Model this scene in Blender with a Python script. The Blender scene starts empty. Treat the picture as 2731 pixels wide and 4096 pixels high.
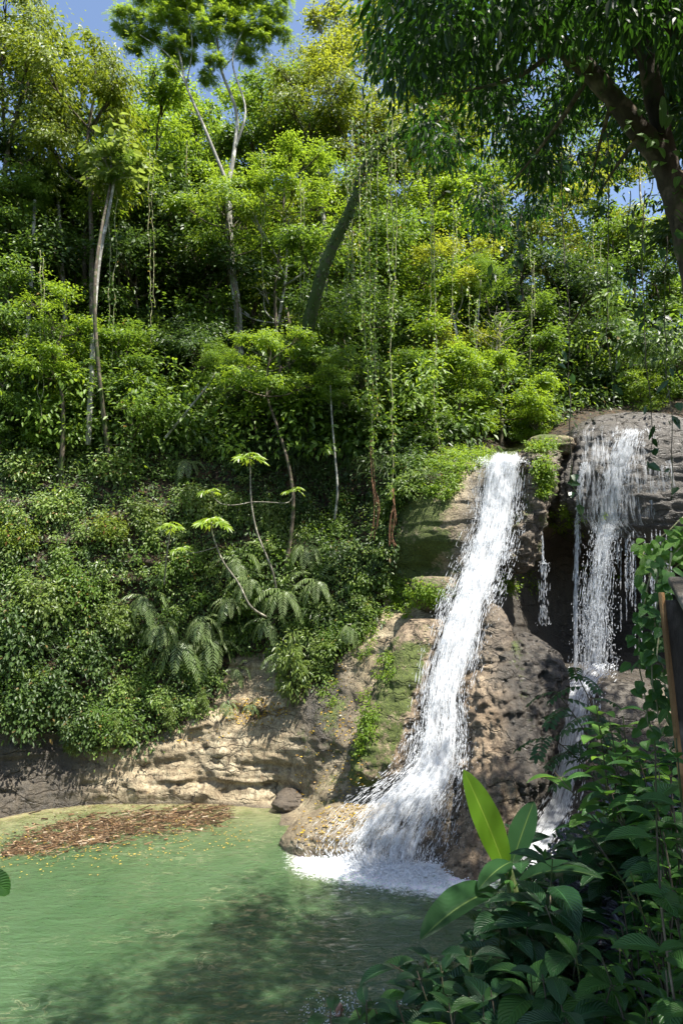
import bpy, math, random
import numpy as np
from mathutils import Vector, Matrix, Euler

rng = np.random.default_rng(7)
random.seed(7)
SC = bpy.context.scene
COL = SC.collection

# ------------------------------------------------------------------ camera model
RES_X, RES_Y, LENS = 682, 1024, 24.0
FPX = LENS / 36.0 * RES_Y
PITCH = math.radians(7.0)
CAM_Z = 9.0
SP, CP = math.sin(PITCH), math.cos(PITCH)

def pt(u, v, Y):
    """world point at forward distance Y seen in direction (u, v)"""
    xc = (u - RES_X / 2) / FPX
    yc = (RES_Y / 2 - v) / FPX
    fw = CP - yc * SP
    up = SP + yc * CP
    s = Y / fw
    return np.array([xc * s, Y + 0 * xc, CAM_Z + up * s]) if np.isscalar(u) else np.stack([xc * s, Y + 0 * xc, CAM_Z + up * s], -1)

def water_y(v):
    yc = (RES_Y / 2 - v) / FPX
    return -CAM_Z / ((SP + yc * CP) / (CP - yc * SP))

def gpt(u, v, z=0.0):
    yc = (RES_Y / 2 - v) / FPX
    sl = (SP + yc * CP) / (CP - yc * SP)
    return pt(u, v, (z - CAM_Z) / sl)

# ------------------------------------------------------------------ numpy noise
_perm = np.random.default_rng(3).permutation(256)
_perm = np.concatenate([_perm, _perm, _perm])
_grad = np.random.default_rng(4).normal(size=(256, 3))
_grad /= np.linalg.norm(_grad, axis=1)[:, None]

def perlin(P):
    P = np.asarray(P, float)
    i = np.floor(P).astype(int)
    f = P - i
    w = f * f * f * (f * (f * 6 - 15) + 10)
    i &= 255
    out = 0
    for dx in (0, 1):
        for dy in (0, 1):
            for dz in (0, 1):
                h = _perm[_perm[_perm[(i[..., 0] + dx) & 255] + ((i[..., 1] + dy) & 255)] + ((i[..., 2] + dz) & 255)]
                g = _grad[h]
                d = g[..., 0] * (f[..., 0] - dx) + g[..., 1] * (f[..., 1] - dy) + g[..., 2] * (f[..., 2] - dz)
                wx = w[..., 0] if dx else 1 - w[..., 0]
                wy = w[..., 1] if dy else 1 - w[..., 1]
                wz = w[..., 2] if dz else 1 - w[..., 2]
                out = out + d * wx * wy * wz
    return out * 1.4

def fbm(P, oct=4, lac=2.1, gain=0.5):
    P = np.asarray(P, float)
    a, s, out = 1.0, 1.0, 0
    for k in range(oct):
        out = out + a * perlin(P * s + 17.3 * k)
        a *= gain
        s *= lac
    return out

def ridged(P, oct=4, lac=2.1, gain=0.55):
    P = np.asarray(P, float)
    a, s, out = 1.0, 1.0, 0
    for k in range(oct):
        out = out + a * (0.5 - np.abs(perlin(P * s + 9.1 * k)))
        a *= gain
        s *= lac
    return out

def nrm(a):
    return a / np.maximum(np.linalg.norm(a, axis=-1, keepdims=True), 1e-9)

# ------------------------------------------------------------------ mesh builder
class MB:
    def __init__(self):
        self.v, self.q, self.t, self.tint, self.uv = [], [], [], [], []
        self.n = 0
    def add(self, V, quads=None, tris=None, tint=0.5, uv=None):
        V = np.asarray(V, float).reshape(-1, 3)
        m = len(V)
        if quads is not None and len(quads):
            self.q.append(np.asarray(quads, int).reshape(-1, 4) + self.n)
        if tris is not None and len(tris):
            self.t.append(np.asarray(tris, int).reshape(-1, 3) + self.n)
        self.v.append(V)
        tint = np.asarray(tint, float)
        self.tint.append(np.full(m, float(tint)) if tint.ndim == 0 else tint.reshape(-1))
        self.uv.append(np.zeros((m, 2)) if uv is None else np.asarray(uv, float).reshape(-1, 2))
        self.n += m
    def mesh(self, name, mat, smooth=True):
        V = np.concatenate(self.v)
        q = np.concatenate(self.q) if self.q else np.zeros((0, 4), int)
        t = np.concatenate(self.t) if self.t else np.zeros((0, 3), int)
        me = bpy.data.meshes.new(name)
        me.vertices.add(len(V))
        me.vertices.foreach_set('co', V.astype(np.float32).ravel())
        loops = np.concatenate([q.ravel(), t.ravel()]).astype(np.int32)
        me.loops.add(len(loops))
        me.loops.foreach_set('vertex_index', loops)
        me.polygons.add(len(q) + len(t))
        st = np.concatenate([np.arange(len(q)) * 4, len(q) * 4 + np.arange(len(t)) * 3]).astype(np.int32)
        me.polygons.foreach_set('loop_start', st)
        me.polygons.foreach_set('use_smooth', np.full(len(st), bool(smooth)))
        a = me.attributes.new('tint', 'FLOAT', 'POINT')
        a.data.foreach_set('value', np.concatenate(self.tint).astype(np.float32))
        uvl = me.uv_layers.new(name='UVMap')
        uvl.data.foreach_set('uv', np.concatenate(self.uv)[loops].astype(np.float32).ravel())
        me.update(calc_edges=True)
        if mat:
            me.materials.append(mat)
        return me
    def obj(self, name, mat, parent=None, smooth=True):
        return link(name, self.mesh(name, mat, smooth), parent)

def add_attr(me, name, vals):
    a = me.attributes.new(name, 'FLOAT', 'POINT')
    a.data.foreach_set('value', np.asarray(vals, np.float32).ravel())

def link(name, data, parent=None, loc=None):
    o = bpy.data.objects.new(name, data)
    COL.objects.link(o)
    if parent is not None:
        o.parent = parent
    if loc is not None:
        o.location = Vector([float(c) for c in loc])
    return o

def tag(o, label, cat, group=None, kind=None):
    o['label'] = label
    if cat:
        o['category'] = cat
    if group:
        o['group'] = group
    if kind:
        o['kind'] = kind
    return o

def thing(name, loc, label, cat, group=None):
    o = link(name, None, None, loc)
    o.empty_display_size = 0.2
    return tag(o, label, cat, group)

# ------------------------------------------------------------------ shape helpers
def leaves(mb, P, D, N, L, W, fold=0.12, droop=0.25, tint=None):
    """many six-vertex leaves"""
    n = len(P)
    D = nrm(D)
    N = nrm(N - D * np.sum(D * N, -1, keepdims=True))
    S = np.cross(D, N)
    L = np.broadcast_to(np.asarray(L, float), (n,))[:, None]
    W = np.broadcast_to(np.asarray(W, float), (n,))[:, None]
    z = np.array([0, 0, 1.0])
    V = np.empty((n, 6, 3))
    V[:, 0] = P
    a = P + D * L * .36 + N * fold * W
    b = P + D * L * .74 + N * fold * W * .5 - z * droop * L * .12
    V[:, 1] = a + S * W * .5
    V[:, 2] = b + S * W * .34
    V[:, 3] = a - S * W * .5
    V[:, 4] = b - S * W * .34
    V[:, 5] = P + D * L - z * droop * L * .33
    i = np.arange(n)[:, None] * 6
    q = np.concatenate([i + np.array([0, 1, 2, 5]), i + np.array([0, 5, 4, 3])])
    if tint is None:
        tint = rng.random(n)
    uv = np.tile(np.array([[.5, 0], [1, .36], [.84, .74], [0, .36], [.16, .74], [.5, 1]]), (n, 1))
    mb.add(V, quads=q, tint=np.repeat(tint, 6), uv=uv)

def curved_leaf(mb, P, D, N, L, W, segs=8, across=2, droop=0.5, fold=0.1, wave=0.0, shape=0.8, tint=0.5, peak=0.42):
    """one detailed leaf with uv (u across, v along)"""
    D = nrm(np.asarray(D, float)); N = np.asarray(N, float)
    N = nrm(N - D * np.dot(D, N)); S = np.cross(D, N)
    m = 2 * across + 1
    V = []; UV = []
    pos = np.array(P, float)
    d = D.copy(); nn = N.copy()
    ang = droop / segs
    for k in range(segs + 1):
        t = k / segs
        # width profile
        if t < peak:
            w = math.sin(.5 * math.pi * t / peak) ** shape
        else:
            w = math.cos(.5 * math.pi * (t - peak) / (1 - peak)) ** (shape * 1.15)
        w = max(w, 0.015) * W * .5
        for j in range(m):
            s = (j - across) / across
            off = S * s * w + nn * (fold * abs(s) * w * 2 + wave * w * math.sin(t * 22 + 3 * s) * abs(s))
            V.append(pos + off); UV.append((.5 + .5 * s, t))
        pos = pos + d * (L / segs)
        d2 = d * math.cos(ang) - nn * math.sin(ang)
        nn = nn * math.cos(ang) + d * math.sin(ang)
        d = d2
    q = []
    for k in range(segs):
        for j in range(m - 1):
            a = k * m + j
            q.append((a, a + 1, a + m + 1, a + m))
    mb.add(V, quads=q, tint=tint, uv=UV)
    return pos

def smooth_path(pts, n):
    pts = np.asarray(pts, float)
    k = len(pts)
    t = np.linspace(0, k - 1, n)
    i = np.clip(np.floor(t).astype(int), 0, k - 2)
    f = (t - i)[:, None]
    p0 = pts[np.clip(i - 1, 0, k - 1)]; p1 = pts[i]; p2 = pts[i + 1]; p3 = pts[np.clip(i + 2, 0, k - 1)]
    return .5 * ((2 * p1) + (-p0 + p2) * f + (2 * p0 - 5 * p1 + 4 * p2 - p3) * f ** 2 + (-p0 + 3 * p1 - 3 * p2 + p3) * f ** 3)

def tube(mb, path, r0, r1=None, segs=8, tint=0.5, bump=0.0, cap=True):
    path = np.asarray(path, float)
    n = len(path)
    r = np.linspace(r0, r0 if r1 is None else r1, n) if np.isscalar(r0) else np.asarray(r0, float)
    T = nrm(np.gradient(path, axis=0))
    ref = np.array([0.31, 0.87, 0.2])
    A = nrm(np.cross(T, ref)); B = np.cross(T, A)
    th = np.linspace(0, 2 * math.pi, segs, endpoint=False)
    rr = np.repeat(r[:, None], segs, 1)
    if bump:
        c = path[:, None, :] + (A[:, None] * np.cos(th)[None, :, None] + B[:, None] * np.sin(th)[None, :, None]) * rr[..., None]
        rr = rr * (1 + bump * fbm(c * 3.5, 3))
    V = path[:, None, :] + (A[:, None] * np.cos(th)[None, :, None] + B[:, None] * np.sin(th)[None, :, None]) * rr[..., None]
    i = np.arange(n - 1)[:, None] * segs; j = np.arange(segs)[None, :]
    a = i + j; b = i + (j + 1) % segs
    q = np.stack([a, b, b + segs, a + segs], -1).reshape(-1, 4)
    ln = np.concatenate([[0], np.cumsum(np.linalg.norm(np.diff(path, axis=0), axis=1))])
    uv = np.stack(np.broadcast_arrays(th[None, :] / (2 * math.pi), ln[:, None]), -1)
    V = V.reshape(-1, 3); uv = uv.reshape(-1, 2)
    tr = []
    if cap:
        V = np.concatenate([V, path[:1], path[-1:]]); uv = np.concatenate([uv, [[0, 0]], [[0, ln[-1]]]])
        c0, c1 = n * segs, n * segs + 1
        for k in range(segs):
            tr.append((c0, (k + 1) % segs, k)); tr.append((c1, (n - 1) * segs + k, (n - 1) * segs + (k + 1) % segs))
    mb.add(V, quads=q, tris=tr, tint=tint, uv=uv)

def box(mb, c, sx, sy, sz, R=None, tint=0.5, bev=0.0):
    """bevelled box: centre c, full sizes, rotation matrix R"""
    b = min(bev, .45 * min(sx, sy, sz))
    V = []; F = {}
    h = np.array([sx, sy, sz]) / 2
    pts = []
    for sgn in [(x, y, z) for x in (-1, 1) for y in (-1, 1) for z in (-1, 1)]:
        s = np.array(sgn)
        for ax in range(3):
            p = s * (h - b); p[ax] = s[ax] * h[ax]
            pts.append(p)
    pts = np.array(pts)
    import bmesh
    bm = bmesh.new()
    for p in pts:
        bm.verts.new(p)
    bmesh.ops.convex_hull(bm, input=bm.verts)
    bm.verts.ensure_lookup_table()
    V = np.array([v.co[:] for v in bm.verts]); tr = [[v.index for v in f.verts] for f in bm.faces]
    bm.free()
    tr3 = [f for f in tr if len(f) == 3]; q4 = [f for f in tr if len(f) == 4]
    if R is not None:
        V = V @ np.asarray(R).T
    mb.add(V + np.asarray(c), quads=q4, tris=tr3, tint=tint)

# ------------------------------------------------------------------ materials
def newmat(name):
    m = bpy.data.materials.new(name)
    m.use_nodes = True
    nt = m.node_tree
    nt.nodes.clear()
    out = nt.nodes.new('ShaderNodeOutputMaterial')
    return m, nt, out

class NT:
    """small helper for node trees"""
    def __init__(self, nt):
        self.nt = nt
    def n(self, typ, **kw):
        nd = self.nt.nodes.new(typ)
        for k, v in kw.items():
            if k in nd.inputs.keys() if isinstance(k, str) else False:
                nd.inputs[k].default_value = v
            else:
                setattr(nd, k, v)
        return nd
    def l(self, a, b):
        self.nt.links.new(a, b)
    def noise(self, vec, scale, detail=4, rough=.55, dist=0.0):
        nd = self.nt.nodes.new('ShaderNodeTexNoise')
        nd.inputs['Scale'].default_value = scale
        nd.inputs['Detail'].default_value = detail
        nd.inputs['Roughness'].default_value = rough
        nd.inputs['Distortion'].default_value = dist
        if vec is not None:
            self.l(vec, nd.inputs['Vector'])
        return nd.outputs['Fac']
    def ramp(self, fac, stops):
        nd = self.nt.nodes.new('ShaderNodeValToRGB')
        el = nd.color_ramp.elements
        while len(el) < len(stops):
            el.new(.5)
        for e, (p, c) in zip(el, stops):
            e.position = p
            e.color = (c[0], c[1], c[2], 1) if not np.isscalar(c) else (c, c, c, 1)
        self.l(fac, nd.inputs['Fac'])
        return nd.outputs['Color']
    def mix(self, fac, a, b, mode='MIX'):
        nd = self.nt.nodes.new('ShaderNodeMix')
        nd.data_type = 'RGBA'; nd.blend_type = mode
        for s, val in ((nd.inputs[0], fac), (nd.inputs[6], a), (nd.inputs[7], b)):
            if hasattr(val, 'is_linked') or hasattr(val, 'links'):
                self.l(val, s)
            elif np.isscalar(val):
                s.default_value = val if s == nd.inputs[0] else (val, val, val, 1)
            else:
                s.default_value = (*val[:3], 1)
        return nd.outputs[2]
    def math(self, op, a, b=None, c=None, clamp=False):
        nd = self.nt.nodes.new('ShaderNodeMath')
        nd.operation = op; nd.use_clamp = clamp
        for s, val in zip(nd.inputs, (a, b, c)):
            if val is None:
                continue
            if np.isscalar(val):
                s.default_value = val
            else:
                self.l(val, s)
        return nd.outputs[0]
    def attr(self, name):
        nd = self.nt.nodes.new('ShaderNodeAttribute')
        nd.attribute_name = name
        return nd.outputs['Fac']
    def mapping(self, vec, scale=(1, 1, 1), loc=(0, 0, 0)):
        nd = self.nt.nodes.new('ShaderNodeMapping')
        nd.inputs['Scale'].default_value = scale
        nd.inputs['Location'].default_value = loc
        self.l(vec, nd.inputs['Vector'])
        return nd.outputs[0]
    def pos(self):
        return self.nt.nodes.new('ShaderNodeNewGeometry').outputs['Position']
    def bump(self, h, strength=.5, dist=.05, normal=None):
        nd = self.nt.nodes.new('ShaderNodeBump')
        nd.inputs['Strength'].default_value = strength
        nd.inputs['Distance'].default_value = dist
        self.l(h, nd.inputs['Height'])
        if normal is not None:
            self.l(normal, nd.inputs['Normal'])
        return nd.outputs[0]
    def principled(self, color, rough=.5, spec=.5, normal=None, **kw):
        nd = self.nt.nodes.new('ShaderNodeBsdfPrincipled')
        for s, val in (('Base Color', color), ('Roughness', rough), ('Specular IOR Level', spec)):
            if np.isscalar(val):
                nd.inputs[s].default_value = val
            elif isinstance(val, (tuple, list, np.ndarray)):
                nd.inputs[s].default_value = (*val[:3], 1)
            else:
                self.l(val, nd.inputs[s])
        if normal is not None:
            self.l(normal, nd.inputs['Normal'])
        for k, v in kw.items():
            nd.inputs[k].default_value = v
        return nd.outputs[0]

def leaf_mat(name, ca, cb, trans, tfac=.38, rough=.36, spec=.5, veins=0.0, vein_col=None, patch=None):
    """ca/cb: two leaf colours mixed by the leaf's own random tint"""
    m, nt, out = newmat(name)
    N = NT(nt)
    tint = N.attr('tint')
    oi = nt.nodes.new('ShaderNodeObjectInfo').outputs['Random']
    f = N.math('ADD', N.math('MULTIPLY', tint, .75), N.math('MULTIPLY', oi, .25))
    col = N.mix(f, ca, cb)
    tcol = N.mix(f, tuple(c * .8 for c in trans), tuple(min(1, c * 1.2) for c in trans))
    # a few yellow or brown old leaves
    if patch:
        old = N.math('GREATER_THAN', tint, .965)
        col = N.mix(old, col, patch)
        tcol = N.mix(old, tcol, tuple(c * 1.6 for c in patch))
    normal = None
    if veins:
        uv = nt.nodes.new('ShaderNodeUVMap').outputs[0]
        sep = nt.nodes.new('ShaderNodeSeparateXYZ'); N.l(uv, sep.inputs[0])
        au = N.math('ABSOLUTE', N.math('SUBTRACT', sep.outputs[0], .5))
        ph = N.math('MULTIPLY', N.math('SUBTRACT', sep.outputs[1], N.math('MULTIPLY', au, .55)), veins)
        wv = N.math('ABSOLUTE', N.math('SINE', ph))
        rib = N.math('POWER', wv, .6)
        mid = N.math('SMOOTH_MIN', N.math('MULTIPLY', au, 30.0), 1.0, .3)
        h = N.math('MULTIPLY', rib, mid)
        normal = N.bump(h, .8, .006)
        line = N.math('SUBTRACT', 1.0, N.math('MINIMUM', N.math('MULTIPLY', au, 26.0), 1.0))
        col = N.mix(line, col, vein_col or tuple(c * 1.8 for c in cb))
    p = N.principled(col, rough, spec, normal)
    tr = nt.nodes.new('ShaderNodeBsdfTranslucent')
    N.l(tcol, tr.inputs[0])
    mx = nt.nodes.new('ShaderNodeMixShader')
    mx.inputs[0].default_value = tfac
    N.l(p, mx.inputs[1]); N.l(tr.outputs[0], mx.inputs[2])
    N.l(mx.outputs[0], out.inputs[0])
    return m

def bark_mat(name, ca, cb, moss=0.0, scale=6.0):
    m, nt, out = newmat(name)
    N = NT(nt)
    P = N.pos()
    st = N.mapping(P, (1, 1, .25))
    f = N.noise(st, scale, 5, .65)
    col = N.ramp(f, [(.3, ca), (.7, cb)])
    pat = N.noise(P, scale * .35, 3, .6)
    col = N.mix(N.ramp(pat, [(.52, 0), (.62, 1)]), col, tuple(min(1, c * 1.7) for c in cb))
    if moss:
        mn = N.noise(P, 2.4, 4, .65)
        col = N.mix(N.ramp(mn, [(.62 - .3 * moss, 0), (.7 - .25 * moss, 1)]), col, (.05, .075, .018))
    bp = N.bump(N.noise(st, scale * 2.2, 5, .7), .7, .04)
    N.l(N.principled(col, .85, .25, bp), out.inputs[0])
    return m
# ------------------------------------------------------------------ render, world, sun, camera
SC.render.engine = 'CYCLES'
SC.view_settings.view_transform = 'Standard'
SC.view_settings.look = 'None'
SC.view_settings.exposure = 1.35
SC.view_settings.gamma = 1.0
cy = SC.cycles
cy.max_bounces = 7; cy.diffuse_bounces = 3; cy.glossy_bounces = 2; cy.transmission_bounces = 3; cy.transparent_max_bounces = 10
cy.use_denoising = True
cy.denoiser = 'OPENIMAGEDENOISE'
cy.denoising_prefilter = 'ACCURATE'
cy.sample_clamp_indirect = 6.0
cy.caustics_reflective = False; cy.caustics_refractive = False

SUN = nrm(np.array([0.34, -0.22, 0.91]))
elev = math.asin(SUN[2]); rot = math.atan2(SUN[0], SUN[1])
world = bpy.data.worlds.new('World'); SC.world = world
world.use_nodes = True
wn = world.node_tree
sky = wn.nodes.new('ShaderNodeTexSky')
sky.sky_type = 'NISHITA'; sky.sun_disc = False
sky.sun_elevation = elev; sky.sun_rotation = rot
sky.air_density = 1.0; sky.dust_density = 1.6; sky.ozone_density = 1.6
bg = wn.nodes['Background']
bg.inputs['Strength'].default_value = 0.1
wn.links.new(sky.outputs[0], bg.inputs[0])

sl = bpy.data.lights.new('sun', 'SUN'); sl.energy = 5.0; sl.angle = math.radians(.53); sl.color = (1, .955, .87)
so = link('sun', sl, None, (20, -20, 60))
so.rotation_euler = Vector(SUN.tolist()).to_track_quat('Z', 'Y').to_euler()

cam = bpy.data.cameras.new('camera'); cam.sensor_fit = 'VERTICAL'; cam.sensor_height = 36; cam.sensor_width = 24
cam.lens = LENS; cam.clip_end = 2000; cam.clip_start = .05
co = link('camera', cam, None, (0, 0, CAM_Z))
co.rotation_euler = (math.radians(90) + PITCH, 0, 0)
SC.camera = co

# ------------------------------------------------------------------ rock and soil
def rock_mat(name, light, mid, dark, wet_shade_col=(.035, .03, .024)):
    m, nt, out = newmat(name)
    N = NT(nt)
    P = N.pos()
    big = N.noise(P, .55, 5, .6, .6)
    med = N.noise(P, 2.6, 6, .68, .4)
    fine = N.noise(P, 13, 5, .7)
    strata = N.noise(N.mapping(P, (.35, .35, 2.6)), 1.3, 5, .6, .8)
    col = N.ramp(big, [(.32, mid), (.6, light)])
    col = N.mix(N.ramp(strata, [(.45, 0), (.62, .75)]), col, mid)
    col = N.mix(N.ramp(med, [(.5, 0), (.64, .8)]), col, dark)
    col = N.mix(N.ramp(fine, [(.35, .55), (.55, 0)]), col, tuple(c * .45 for c in dark))
    # orange-yellow lichen and leaf stain
    och = N.noise(P, 1.7, 5, .7, .3)
    col = N.mix(N.ramp(och, [(.62, 0), (.72, .55)]), col, (.34, .2, .06))
    # cracks
    vo = nt.nodes.new('ShaderNodeTexVoronoi'); vo.feature = 'DISTANCE_TO_EDGE'; vo.inputs['Scale'].default_value = 1.0
    wp = nt.nodes.new('ShaderNodeVectorMath'); wp.operation = 'ADD'
    nc = nt.nodes.new('ShaderNodeTexNoise'); nc.inputs['Scale'].default_value = 1.4; nc.inputs['Detail'].default_value = 5
    N.l(P, nc.inputs['Vector']); N.l(N.mapping(P, (.45, .45, 1.5)), wp.inputs[0]); N.l(nc.outputs['Color'], wp.inputs[1])
    N.l(wp.outputs[0], vo.inputs['Vector'])
    crack = N.ramp(vo.outputs['Distance'], [(0.0, 1), (.045, 0)])
    crmask = N.math('MULTIPLY', N.ramp(big, [(.42, 0), (.55, .8)]), crack)
    col = N.mix(crmask, col, (.03, .025, .018))
    # wet streaks; the mask also carries painted shade at the cliff's left end
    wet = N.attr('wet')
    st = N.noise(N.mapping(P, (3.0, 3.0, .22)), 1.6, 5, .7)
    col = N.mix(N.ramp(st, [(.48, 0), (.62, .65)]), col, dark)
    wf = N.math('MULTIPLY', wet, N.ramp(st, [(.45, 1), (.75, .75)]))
    wcol = N.mix(st, wet_shade_col, tuple(min(1, c * 2.2) for c in wet_shade_col))
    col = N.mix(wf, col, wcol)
    # moss
    moss = N.attr('moss')
    mn = N.math('ADD', N.math('MULTIPLY', N.noise(P, 1.1, 4, .6), .6), N.math('MULTIPLY', N.noise(P, 7, 4, .7), .4))
    mf = N.math('SUBTRACT', N.math('ADD', moss, mn), 1.0)
    mf = N.ramp(mf, [(0.02, 0), (.12, 1)])
    mcol = N.ramp(fine, [(.3, (.03, .042, .012)), (.65, (.105, .135, .026))])
    col = N.mix(mf, col, mcol)
    # soil with leaf litter
    soil = N.attr('soil')
    vs = nt.nodes.new('ShaderNodeTexVoronoi'); vs.inputs['Scale'].default_value = 9
    N.l(P, vs.inputs['Vector'])
    sep = nt.nodes.new('ShaderNodeSeparateColor'); N.l(vs.outputs['Color'], sep.inputs[0])
    scol = N.ramp(sep.outputs[0], [(0, (.018, .014, .008)), (.6, (.045, .03, .016)), (.85, (.1, .055, .025)), (1, (.03, .05, .012))])
    sf = N.ramp(N.math('ADD', soil, N.math('MULTIPLY', N.math('SUBTRACT', med, .5), .9)), [(.42, 0), (.58, 1)])
    col = N.mix(sf, col, scol)
    rough = N.math('SUBTRACT', .86, N.math('MULTIPLY', wf, .5))
    vp = nt.nodes.new('ShaderNodeTexVoronoi'); vp.inputs['Scale'].default_value = 4.2
    N.l(wp.outputs[0], vp.inputs['Vector'])
    pit = N.ramp(vp.outputs['Distance'], [(.05, 1), (.2, 0)])
    pitm = N.math('MULTIPLY', pit, N.ramp(och, [(.42, 0), (.55, .9)]))
    col = N.mix(pitm, col, tuple(c * .3 for c in dark))
    grit = N.noise(P, 38, 4, .75)
    h = N.math('ADD', N.math('MULTIPLY', med, .7), N.math('MULTIPLY', fine, .5))
    h = N.math('ADD', h, N.math('MULTIPLY', grit, .22))
    h = N.math('SUBTRACT', h, N.math('MULTIPLY', pitm, .5))
    h = N.math('SUBTRACT', h, N.math('MULTIPLY', crmask, .6))
    bp = N.bump(h, 1.0, .13)
    N.l(N.principled(col, rough, .45, bp), out.inputs[0])
    return m

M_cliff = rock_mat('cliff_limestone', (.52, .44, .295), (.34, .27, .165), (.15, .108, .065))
M_rock = rock_mat('travertine_rock', (.46, .36, .245), (.25, .18, .115), (.085, .062, .042))
M_dome = rock_mat('wet_travertine', (.44, .40, .34), (.29, .26, .215), (.12, .105, .088))

# depth control points of the land: pixel column, pixel row, forward distance
W_ = water_y
CPTS = [
 (-250, 850, 24), (-250, 780, 25), (-250, 700, 26), (-250, 560, 28), (-250, 420, 32), (-250, 180, 60),
 (0, 818, W_(818)), (0, 870, W_(818) - .6), (0, 770, 30.2), (0, 735, 30.6), (0, 690, 30.4), (0, 600, 31.2), (0, 500, 33), (0, 440, 36), (0, 300, 45), (0, 180, 58),
 (60, 807, W_(807)), (60, 860, W_(807) - .4), (60, 770, 31.0), (60, 745, 31.4),
 (120, 803, W_(803)), (120, 860, W_(803) - .4), (140, 790, 31.1), (150, 760, 31.6), (150, 735, 32.1), (150, 700, 32.6),
 (200, 803, W_(803)), (200, 792, 31.0), (200, 784, 31.5), (210, 745, 31.7), (215, 712, 32.6),
 (285, 803, W_(803)), (285, 850, W_(803) - .4), (255, 790, 31), (260, 740, 31.3), (262, 705, 32.4), (245, 670, 33.9), (250, 640, 34.4),
 (150, 600, 33.2), (150, 500, 34.5), (150, 430, 37), (150, 300, 50), (150, 180, 62),
 (300, 650, 32.6), (300, 560, 33.6), (300, 430, 37.5), (300, 330, 50), (300, 200, 63),
 (280, 826, W_(826)), (290, 860, W_(826) - .3), (310, 843, W_(843)), (310, 880, W_(843) - .2),
 (330, 800, 28.0), (350, 775, 28.6), (330, 740, 29.7), (315, 700, 31), (345, 700, 30.6), (350, 640, 32),
 (370, 550, 32.8), (380, 480, 33.6), (400, 440, 36), (400, 380, 46), (400, 220, 62),
 (355, 853, W_(853)), (380, 835, 25.2), (420, 864, W_(864)), (400, 815, 25.7), (400, 900, 24.0), (440, 770, 26.5), (445, 720, 27.3), (455, 652, 28.5),
 (470, 600, 29.4), (480, 565, 30.1), (495, 520, 30.9), (502, 475, 31.5), (506, 460, 32.2), (508, 452, 35), (508, 446, 39), (515, 400, 48), (520, 260, 64),
 (400, 625, 30.8), (415, 595, 31.4), (420, 540, 31.2), (410, 505, 31.9), (455, 540, 30.5), (470, 485, 31.3), (455, 462, 32.6), (440, 450, 34.5), (430, 440, 36.5),
 (370, 720, 29.5), (385, 660, 30.3),
 (515, 590, 33.5), (530, 560, 35.2), (560, 560, 37), (620, 560, 38), (670, 560, 38), (540, 610, 35), (560, 620, 36.2), (610, 640, 36.5), (660, 650, 35), (560, 650, 34), (590, 668, 32.0), (640, 672, 32.0),
 (430, 568, 32.3), (402, 605, 32.6), (398, 585, 32.6), (330, 490, 35.8), (330, 525, 35.2), (372, 505, 34.6), (300, 465, 36.4),
 (560, 685, 30.1), (595, 690, 30.2), (560, 740, 28.6), (540, 800, 27.1), (520, 850, 25.6), (500, 878, 23.6), (560, 860, 25), (480, 900, 23.2),
 (560, 436, 34.6), (600, 426, 36), (650, 420, 36.5), (600, 412, 40), (650, 385, 50), (650, 330, 70), (560, 380, 48),
 (780, 420, 34), (780, 560, 33.5), (780, 700, 29), (780, 880, 21), (960, 420, 32), (960, 560, 30), (960, 700, 26), (960, 880, 19), (900, 330, 62),
]
CP_ = np.array(CPTS, float)
def _feat(u, v):
    return np.stack([np.asarray(u, float) / 100, np.asarray(v, float) / 80], -1)
_X = _feat(CP_[:, 0], CP_[:, 1])
_logY = np.log(CP_[:, 2])
_A = np.linalg.norm(_X[:, None] - _X[None], axis=-1)
_n = len(_X)
_M = np.zeros((_n + 3, _n + 3)); _M[:_n, :_n] = _A; _M[:_n, _n] = 1; _M[:_n, _n + 1:] = _X; _M[_n:, :_n] = _M[:_n, _n:].T
_w = np.linalg.solve(_M, np.concatenate([_logY, np.zeros(3)]))
def land_y(u, v):
    f = _feat(u, v); sh = f.shape[:-1]; f = f.reshape(-1, 2)
    out = np.empty(len(f))
    for k in range(0, len(f), 20000):
        g = f[k:k + 20000]
        d = np.linalg.norm(g[:, None] - _X[None], axis=-1)
        out[k:k + 20000] = d @ _w[:_n] + _w[_n] + g @ _w[_n + 1:]
    return np.exp(out).reshape(sh)

def lut(x, table):
    t = np.array(table, float)
    return np.interp(x, t[:, 0], t[:, 1])
VEG_B = [(-260, 690), (0, 712), (60, 735), (100, 748), (130, 748), (160, 735), (190, 722), (215, 700), (232, 658), (255, 655), (272, 650), (300, 690), (320, 685),
         (345, 655), (380, 622), (392, 560), (400, 505), (440, 482), (470, 462), (482, 450), (530, 447), (545, 446), (556, 432), (580, 426), (600, 419), (690, 410), (960, 410)]
def veg_bottom(u):
    return lut(u, VEG_B)

us = np.concatenate([np.arange(-260, -10, 9), np.arange(-10, 700, 2.0), np.arange(700, 961, 9)])
tt = np.linspace(0, 1, 360)
vt = np.interp(us, [-260, 0, 350, 560, 620, 960], [190, 185, 200, 300, 345, 340])
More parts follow.
